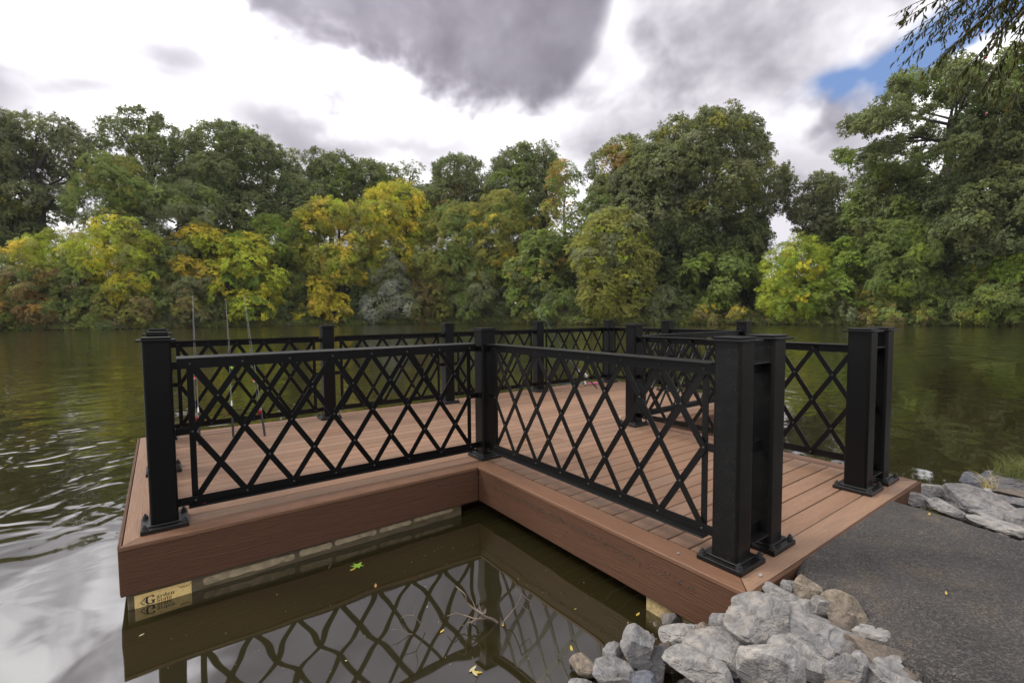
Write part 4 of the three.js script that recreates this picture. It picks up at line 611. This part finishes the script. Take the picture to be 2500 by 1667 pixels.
{
  const lean = (fx, fy, rx, ry, tx, ty) => { // foot on the deck, resting on the far top rail, tip beyond it
    const foot = onLevel(fx, fy, DY + .012), rest = onZ(rx, ry, -2.925), k = (rest.z - foot.z) / (rest.y - foot.y), d = ray(tx, ty), t = (foot.z - EYE.z + k * (EYE.y - foot.y)) / (d.z - k * d.y); return [foot, EYE.clone().addScaledVector(d, t)]; };
  let [f, e] = lean(487, 1086, 474, 842, 470, 722); rod('fishing rod with dark red bobber on the far rail, leftmost of the three at left', f, e, { hang: onZ(474, 923, -2.72) });
  [f, e] = lean(569, 1067, 555, 827, 551, 730); rod('fishing rod with lime green bobber on the far rail, middle of the three at left', f, e, { bobber: floatGreen, hang: onZ(565, 898, -2.72) });
  [f, e] = lean(646, 1064, 612, 828, 596, 722); rod('fishing rod with bright red bobber, rightmost of the three at left on the rail', f, e, { hang: onZ(619, 930, -2.7) });
  const far = onZ(1458, 948, -2.60); far.y = DY + .012; const ft = onLevel(1458, 948, DY + .012);
  rod('black fishing rod with chrome reel and green bobber leaning low in the far corner', ft, onZ(1375, 855, -3.02), { blank: rodBlack, reel: chrome, bobber: floatGreen, hang: onZ(1421, 916, -2.93) });
  rod('light blue fishing rod propped over the far rail near the corner with a red bobber', onLevel(1430, 938, DY + .012), onZ(1308, 745, -3.35), { blank: rodBlue, reel: chrome, hang: onZ(1337, 814, -3.05) });
  rod('fishing rod with pink grip lying along the foot of the far railing in the corner', onLevel(1458, 936, DY + .02), onLevel(1340, 937, DY + .10), { blank: rodBlue, reel: chrome, grip: pink, hang: onLevel(1345, 940, DY + .06) });
}

// ------------------------------------------------------------------ drift in the cove, fallen leaves, bits of litter
const stick = (pts, q0, q1 = q0 * .35, r0 = q0 < .02 ? q0 * .72 : q0, r1 = q0 < .02 ? q1 * .72 : q1) => { const c = new THREE.CatmullRomCurve3(pts), n = pts.length * 3, P = c.getPoints(n); return tube(P, P.map((_, i) => lerp(r0, r1, i / n)), 6); };
const W = (a, b, y = 0) => onLevel(500 + a * .42517, 1350 + b * .42517, y); // places over the water, from the enlarged cove
const V = (a, b, ref, up) => { const p = W(ref[0], ref[1], 0), d = ray(500 + a * .42517, 1350 + b * .42517), t = Math.hypot(p.x - EYE.x, p.z - EYE.z) / Math.hypot(d.x, d.z); return EYE.clone().addScaledVector(d, t * (up || 1)); };
{
  const b = thing('dead_branch', 'bleached forked dead branch sticking out of the cove water, the largest of the three', 'branch', W(1660, 400)), o = b.position, rel = q => q.map(p => p.clone().sub(o)), ref = [1660, 400];
  const v = (x, y, u) => V(x, y, ref, u);
  mesh('stem', stick(rel([v(1695, 418, 1), v(1660, 385), v(1610, 365, .99), v(1560, 330), v(1505, 285, 1.01), v(1495, 240), v(1440, 190, 1.02)]), .013, .004), deadWood, b);
  mesh('fork', merge([stick(rel([v(1640, 372), v(1560, 378, .98), v(1480, 355), v(1430, 350, .99), v(1390, 362)]), .007), stick(rel([v(1480, 355), v(1430, 335), v(1425, 325)]), .004), stick(rel([v(1610, 360), v(1530, 395, .97), v(1505, 400)]), .008), stick(rel([v(1590, 350), v(1575, 300, 1.01), v(1580, 265)]), .008, .005), stick(rel([v(1600, 345), v(1615, 318)]), .009, .006), stick(rel([v(1560, 330), v(1535, 270, 1.02), v(1522, 205)]), .004), stick(rel([v(1570, 345), v(1555, 385), v(1530, 405)]), .01, .006), stick(rel([v(1555, 325), v(1600, 350, .97), v(1615, 330)]), .008, .006)]), deadWood, b);
  const b2 = thing('dead_branch', 'thin dead twig with a looped tip rising to the right of the forked branch', 'branch', W(1705, 412)), o2 = b2.position, v2 = (x, y, u) => V(x, y, [1705, 412], u).sub(o2);
  mesh('stem', merge([stick([v2(1700, 418), v2(1720, 388), v2(1765, 335, 1.01), v2(1808, 270), v2(1818, 232)], .006, .004), stick([v2(1818, 232), v2(1850, 262), v2(1872, 280), v2(1866, 335)], .0045), stick([v2(1805, 280), v2(1835, 315), v2(1866, 335)], .004)]), deadWood, b2);
  const b3 = thing('dead_branch', 'pair of small bleached twigs standing in the cove water left of the forked branch', 'branch', W(1230, 460)), o3 = b3.position, v3 = (x, y, u) => V(x, y, [1230, 460], u).sub(o3);
  mesh('stem', merge([stick([v3(1265, 455), v3(1235, 400), v3(1205, 355), v3(1212, 300), v3(1200, 262)], .005), stick([v3(1205, 360), v3(1160, 358), v3(1122, 375)], .004), stick([v3(1150, 360), v3(1140, 350)], .003), stick([v3(1200, 470), v3(1165, 462), v3(1110, 440), v3(1068, 440)], .005), stick([v3(1110, 440), v3(1095, 420)], .003), stick([v3(1165, 462), v3(1135, 405)], .003)]), deadWood, b3);
  const b4 = thing('dead_branch', 'bare twig leaning from the float into the water below the long brown fascia', 'branch', W(710, 90)), o4 = b4.position, v4 = (x, y, u) => V(x, y, [710, 90], u).sub(o4);
  mesh('stem', merge([stick([v4(708, 92), v4(735, 48, 1.03), v4(772, -2, 1.08), v4(830, -50, 1.12)], .005), stick([v4(770, 0, 1.08), v4(800, -10, 1.09)], .002), stick([v4(760, 12, 1.06), v4(790, 20, 1.07)], .002)]), deadWood, b4);
  const b5 = thing('dead_branch', 'little sprig with pale yellow leaves lying in the water near the riprap', 'branch', W(1550, 690)), o5 = b5.position, v5 = (x, y, u) => V(x, y, [1550, 690], u).sub(o5);
  mesh('stem', merge([stick([v5(1535, 595), v5(1555, 640), v5(1580, 690), v5(1588, 740)], .003, .002), stick([v5(1540, 735), v5(1585, 700)], .002)]), deadWood, b5);
}
function leafShape(lobed, L) { const s = new THREE.Shape(); if (!lobed) { s.moveTo(-L / 2, 0); s.quadraticCurveTo(-L * .1, L * .3, L / 2, 0); s.quadraticCurveTo(-L * .1, -L * .3, -L / 2, 0); } else { const P = [[-.5, 0], [-.2, .1], [-.28, .42], [-.02, .2], [.12, .5], [.16, .16], [.5, 0], [.16, -.16], [.12, -.5], [-.02, -.2], [-.28, -.42], [-.2, -.1]]; P.forEach(([x, y], i) => i ? s.lineTo(x * L, y * L) : s.moveTo(x * L, y * L)); } const g = new THREE.ExtrudeGeometry(s, { depth: .0012, bevelEnabled: false }); g.rotateX(-Math.PI / 2); const p = g.attributes.position; for (let i = 0; i < p.count; i++) p.setY(i, p.getY(i) + 2.2 * (p.getX(i) ** 2 + .6 * p.getZ(i) ** 2)); g.computeVertexNormals(); return g; }
const LF = { green: leafPlain(.17, .3, .02), yellow: leafPlain(.4, .29, .04), pale: leafPlain(.36, .31, .17), brown: leafPlain(.3, .17, .06), red: leafPlain(.5, .03, .03) };
function fallen(p, mat, lobed, L, turn, label, group, tilt = 0) { const o = mesh('fallen_leaf', leafShape(lobed, L), LF[mat]); o.position.copy(p); o.position.y += .003; o.rotation.set(tilt, turn, tilt * .6); tag(o, label, 'leaf', group); }
fallen(W(876, 76), 'green', true, .10, .6, 'green lobed leaf floating in the dark cove under the long fascia');
fallen(W(850, 96), 'yellow', false, .05, .2, 'small yellow leaf floating against the green lobed one');
fallen(W(980, 190), 'brown', false, .055, 1.2, 'tan oval leaf floating alone in the middle of the cove');
fallen(W(1363, 451), 'yellow', false, .04, .4, 'pale yellow leaf floating between the dead branches');
fallen(W(1712, 412), 'yellow', false, .04, .9, 'yellow leaf caught at the foot of the looped twig');
fallen(W(2128, 324), 'yellow', false, .02, 0, 'tiny yellow leaf on the dark water beside the gangway side');
fallen(W(1540, 668), 'pale', false, .06, .3, 'pale leaf on the sprig by the riprap, upper one');
fallen(W(1548, 690), 'pale', false, .06, 1.5, 'pale leaf on the sprig by the riprap, lower left one');
fallen(W(1566, 688), 'yellow', false, .05, 2.4, 'yellowish leaf on the sprig by the riprap, right hand one');
fallen(onLevel(1350 + 425 * .489, 1350 + 308 * .489, 0), 'yellow', false, .045, .2, 'yellow green leaf at the water edge of the tan float under the gangway');
fallen(onLevel(1350 + 92 * .489, 1350 + 478 * .489, .05), 'yellow', false, .045, 1, 'yellow green leaf on the driftwood stone in the shallows');
fallen(onLevel(345, 1551, 0), 'pale', false, .03, .5, 'whitish scrap of leaf floating just left below the lettered plate');
fallen(onLevel(2311, 1449, DY + .004), 'yellow', false, .03, .3, 'small yellow leaf lying on the asphalt', null, .2);
fallen(onLevel(2270, 1256, DY + .004), 'yellow', false, .045, .2, 'thin yellow straw coloured leaf on the asphalt near the far boulders');
fallen(onLevel(1514, 1018, DY + .002), 'pale', false, .07, .7, 'dry curled leaf on the deck beside the inner post of the gangway', null, .25);
fallen(onLevel(499, 1229, DY + .105), 'red', false, .022, .9, 'tiny red leaf on the bottom rail near the front left post');
{ const c = mesh('stone_chip', rockGeometry(301, .016, .006, .01, 'small', 7), rockMats.pale); c.position.copy(onLevel(1858, 1404, DY + .004)); tag(c, 'flat grey stone chip on the dock corner board', 'stone'); const c2 = mesh('stone_chip', rockGeometry(302, .010, .005, .007, 'small', 7), rockMats.pale); c2.position.copy(onLevel(1656, 1350, DY + .004)); tag(c2, 'tiny stone chip on the border board left of the dusty post', 'stone'); }
{ // crumbs of dirt and dry moss along the inner fascia, and crumbs on the water
  const R = rng(55), n = 900, im = new THREE.InstancedMesh(rockGeometry(310, 1, .7, .8, 'small', 7), new THREE.MeshStandardMaterial({ color: 0xffffff, roughness: 1 }), n), M = new THREE.Matrix4(), q = new THREE.Quaternion(); im.name = 'dirt_crumb';
  for (let i = 0; i < n; i++) { const t = R(), s = .0015 + .004 * R() * R(), g = (R() + R() + R() - 1.5) * .022; q.set(R() - .5, R() - .5, R() - .5, R()).normalize(); const below = R() < .3 ? -.16 * R() * R() : 0, v = t * 2.2 + .02; const p = R() < .8 ? new THREE.Vector3(UB - .001, DY - .105 - .012 * t + g + below, v) : new THREE.Vector3(UB - 1.1 * R() ** 1.6, DY - .10 + g * .6, .001); im.setMatrixAt(i, M.compose(p, q, new THREE.Vector3(s, s, s))); const b = .015 + .07 * R(); im.setColorAt(i, lin(b * 1.2, b, b * .8)); }
  im.receiveShadow = true; stuff(im, 'dark crumbs of dirt and dry moss along the inner fascia boards', 'dirt'); scene.add(im);
  const n2 = 260, w = new THREE.InstancedMesh(leafShape(false, 1), new THREE.MeshStandardMaterial({ color: 0xffffff, roughness: .9 }), n2); w.name = 'floating_debris'; for (let i = 0; i < n2; i++) { const s = .004 + .012 * R() * R(), cove = R() < .5, x = cove ? .2 + R() * 2.3 : -9 + R() * 16, z = cove ? .05 + R() * 1.9 : -4 - R() * 16; q.setFromAxisAngle(upV, R() * 6); im.castShadow = false; w.setMatrixAt(i, M.compose(new THREE.Vector3(x, .002, z), q, new THREE.Vector3(s, .3 * s, s))); const b = .15 + .5 * R(); w.setColorAt(i, lin(b, b * .8, b * .4)); } stuff(w, 'tiny specks of leaf litter floating on the lake', 'debris'); scene.add(w);
}
{ // bits of leaf litter on the boards
  const R = rng(66), n = 150, im = new THREE.InstancedMesh(leafShape(false, 1), new THREE.MeshStandardMaterial({ color: 0xffffff, roughness: .9 }), n), M = new THREE.Matrix4(), q = new THREE.Quaternion(); im.name = 'leaf_litter';
  for (let i = 0; i < n; i++) { const p = i < 90, s = .003 + .010 * R() * R(), x = p ? .1 + R() * 7.4 : UB + .03 + R() * 2.5, z = p ? -.1 - R() * 3 : R() * 2.45; q.setFromAxisAngle(upV, R() * 6); im.setMatrixAt(i, M.compose(new THREE.Vector3(x, DY + .0025, z), q, new THREE.Vector3(s, .3 * s, s * (.3 + .7 * R())))); const b = .05 + .4 * R() * R(); im.setColorAt(i, lin(b, b * .8, b * .5)); } stuff(im, 'tiny bits of leaf litter scattered over the deck boards', 'litter'); scene.add(im);
}
// fallen limbs on the far bank
{ const v = (x, y, off) => onRange(x * 1.06293, y * 1.06293, shoreRange(Math.atan((x * 1.06293 - 1250) / FOC) * 57.3) + off);
  const a = thing('fallen_limb', 'forked bare white limb hanging into the lake at the left of the far shore', 'branch', v(262, 752, -.4)), ra = q => q.map(p => p.clone().sub(a.position)); mesh('limb', merge([stick(ra([v(282, 754, -.6), v(266, 738, -.3), v(254, 722, .2), v(249, 700, .6)]), .05, .02), stick(ra([v(264, 736, -.3), v(258, 754, -.6)]), .035, .015)]), paleBark, a);
  const b = thing('fallen_limb', 'long fallen limbs lying along the far waterline behind the left rods', 'branch', v(380, 745, -.3)), rb = q => q.map(p => p.clone().sub(b.position)); mesh('limb', merge([stick(rb([v(330, 748, -.4), v(370, 741, -.3), v(420, 733, -.1), v(462, 722, .3)]), .06, .02), stick(rb([v(340, 744, -.4), v(400, 730, -.2), v(450, 716, .1)]), .05, .02)]), deadWood, b); 
  const d = thing('dead_limb', 'bare dead limb jutting from the right side of the huge oak', 'branch', v(1740, 470, 9)), rd = q => q.map(p => p.clone().sub(d.position)), z = (x, y) => v(x, y, 7); mesh('limb', merge([stick(rd([z(1715, 512), z(1745, 480), z(1770, 455), z(1782, 440)]), .16, .05), stick(rd([z(1757, 470), z(1765, 440), z(1778, 415), z(1788, 400)]), .07, .02), stick(rd([z(1770, 455), z(1786, 440), z(1800, 428)]), .06, .02), stick(rd([z(1748, 478), z(1752, 455)]), .06, .03)]), paleBark, d); }

// ------------------------------------------------------------------ bough hanging into the picture from a tree beside the path
{
  const K = 1.06293, R = rng(404), P = (x, y, d) => EYE.clone().addScaledVector(ray(x * K, y * K), d / ray(x * K, y * K).dot(FW));
  const root = P(2700, -260, 3.6), t = thing('overhanging_branch', 'leafy twigs hanging into the top right corner from a tree beside the path', 'branch', root), rel = p => p.clone().sub(root);
  const tips = [[2050, 34, 260, -95], [2067, 50, 300, -140], [2073, 86, 300, -170], [2074, 110, 280, -200], [2071, 146, 260, -210], [2115, 168, 280, -240], [2153, 91, 240, -160], [2151, 142, 260, -220], [2150, 20, 240, -120], [2228, 156, 200, -260], [2264, 125, 210, -220], [2205, 60, 220, -150], [2168, 218, 260, -280], [2245, 220, 200, -280], [2288, 214, 190, -280], [2330, 150, 150, -240], [2340, 60, 160, -150], [2360, 220, 120, -260], [2280, 40, 180, -130], [2180, 110, 240, -190], [2320, 255, 120, -280]];
  const wood = [], leaves = { dark: [], green: [], yellow: [] }, berries = [], base = (() => { const s = new THREE.Shape(); s.moveTo(-.5, 0); s.bezierCurveTo(-.2, .24, .2, .2, .5, 0); s.bezierCurveTo(.2, -.2, -.2, -.24, -.5, 0); const g = new THREE.ShapeGeometry(s, 3); g.rotateX(-Math.PI / 2); return g.toNonIndexed(); })();
  const one = (p, dir, s) => { const g = base.clone(), a = dir.clone().normalize(), n = new THREE.Vector3(R() - .5, R() + .2, R() - .5).addScaledVector(a, 0), b = n.cross(a).normalize(), c = a.clone().cross(b), m = new THREE.Matrix4().makeBasis(a, c, b); g.scale(s, s * .5, s * .68); g.applyMatrix4(m); const q = p.clone().addScaledVector(a, s * .55); g.translate(q.x, q.y, q.z); const r = R(); leaves[r < .45 ? 'dark' : r < .9 ? 'green' : 'yellow'].push(g); };
  for (const [x, y, dx, dy] of tips) {
    const d = 3.0 + R() * 1.2, A = rel(P(x + dx, y + dy, d + .3)), Bq = rel(P(x, y, d)), m = A.clone().lerp(Bq, .5).add(new THREE.Vector3(0, .08 * R(), 0)), cv = new THREE.QuadraticBezierCurve3(A, m, Bq), pts = cv.getPoints(10);
    wood.push(tube(pts, pts.map((_, i) => lerp(.007, .0012, i / 10)), 5)); wood.push(tube([new THREE.Vector3(), A.clone().multiplyScalar(.5).add(new THREE.Vector3(0, .06, 0)), A], [.03, .014, .007], 5));
    const dir = Bq.clone().sub(A).normalize();
    for (let s = .05; s <= 1; s += .028) { const p = cv.getPoint(s), n = 1 + (R() < .7); for (let k = 0; k < n; k++) one(p, dir.clone().multiplyScalar(1).add(new THREE.Vector3(R() - .5, -R() * .9, R() - .5).multiplyScalar(1.1)), .044 + .026 * R());
      if (R() < .42 && s < .93) { const e = dir.clone().add(new THREE.Vector3(R() - .5, -.35 - R() * .5, R() - .5).multiplyScalar(1.3)).normalize(), l = .1 + .16 * R(), q = p.clone().addScaledVector(e, l); wood.push(tube([p, q], [.0022, .0009], 4)); for (let u = .2; u <= 1.01; u += .16) one(p.clone().lerp(q, u), e.clone().add(new THREE.Vector3(R() - .5, -R() * .7, R() - .5)), .04 + .026 * R()); if (R() < .12) { const g = new THREE.SphereGeometry(.0085, 10, 8), h = q.clone().add(new THREE.Vector3(0, -.03, 0)); g.translate(h.x, h.y, h.z); berries.push(g); wood.push(tube([q, h], .0009, 4)); } } }
    one(Bq, dir, .05);
  }
  mesh('twig', merge(wood), bark, t);
  const leafM = (r, g, b) => new THREE.MeshPhysicalMaterial({ color: lin(r, g, b), roughness: 1, side: THREE.DoubleSide, transmission: .5, thickness: 0, specularIntensity: .4 });
  stuff(mesh('leaf', merge(leaves.dark), leafM(.32, .35, .11), t)); stuff(mesh('leaf', merge(leaves.green), leafM(.44, .46, .13), t)); stuff(mesh('leaf', merge(leaves.yellow), leafM(.5, .36, .1), t));
  if (berries.length) stuff(mesh('berry', merge(berries), new THREE.MeshStandardMaterial({ color: lin(.35, .04, .03), roughness: .35 }), t));
}
{ // grass tuft at the right edge and stray blades on the boulders
  const R = rng(88), g = []; const blade = (p, l, w, d) => { const s = []; for (let i = 0; i <= 4; i++) { const t = i / 4; s.push(p.clone().add(new THREE.Vector3(d.x * l * t * t, l * t * (1 - .35 * t), d.z * l * t * t))); } g.push(tube(s, s.map((_, i) => w * (1 - i / 4.6)), 3)); };
  for (let i = 0; i < 260; i++) { const c = onLevel(2150 + (1560 + 420 * R()) * .19136, 1100 + (300 + 95 * R()) * .19136, .12), a = R() * 6.28; c.x += .15 * (R() - .5); c.z += .2 * (R() - .5); blade(c, .12 + .22 * R(), .0028, { x: Math.cos(a) * .7 - .25, z: Math.sin(a) * .6 }); }
  const tuft = mesh('grass_tuft', merge(g), new THREE.MeshStandardMaterial({ color: lin(.13, .15, .035), roughness: .8 })); stuff(tuft, 'green yellow tuft of grass above the dark slab at the right edge', 'grass'); g.length = 0;
  for (let i = 0; i < 40; i++) { const c = onLevel(2150 + (1300 + 200 * R()) * .19136, 1100 + (470 + 70 * R()) * .19136, .1), a = R() * 6.28; blade(c, .1 + .16 * R(), .002, { x: Math.cos(a) * .9, z: Math.sin(a) * .8 }); }
  stuff(mesh('dry_grass', merge(g), new THREE.MeshStandardMaterial({ color: lin(.45, .36, .13), roughness: .9 })), 'straw coloured stray blades among the far boulders', 'grass');
}
renderer.render(scene, camera);
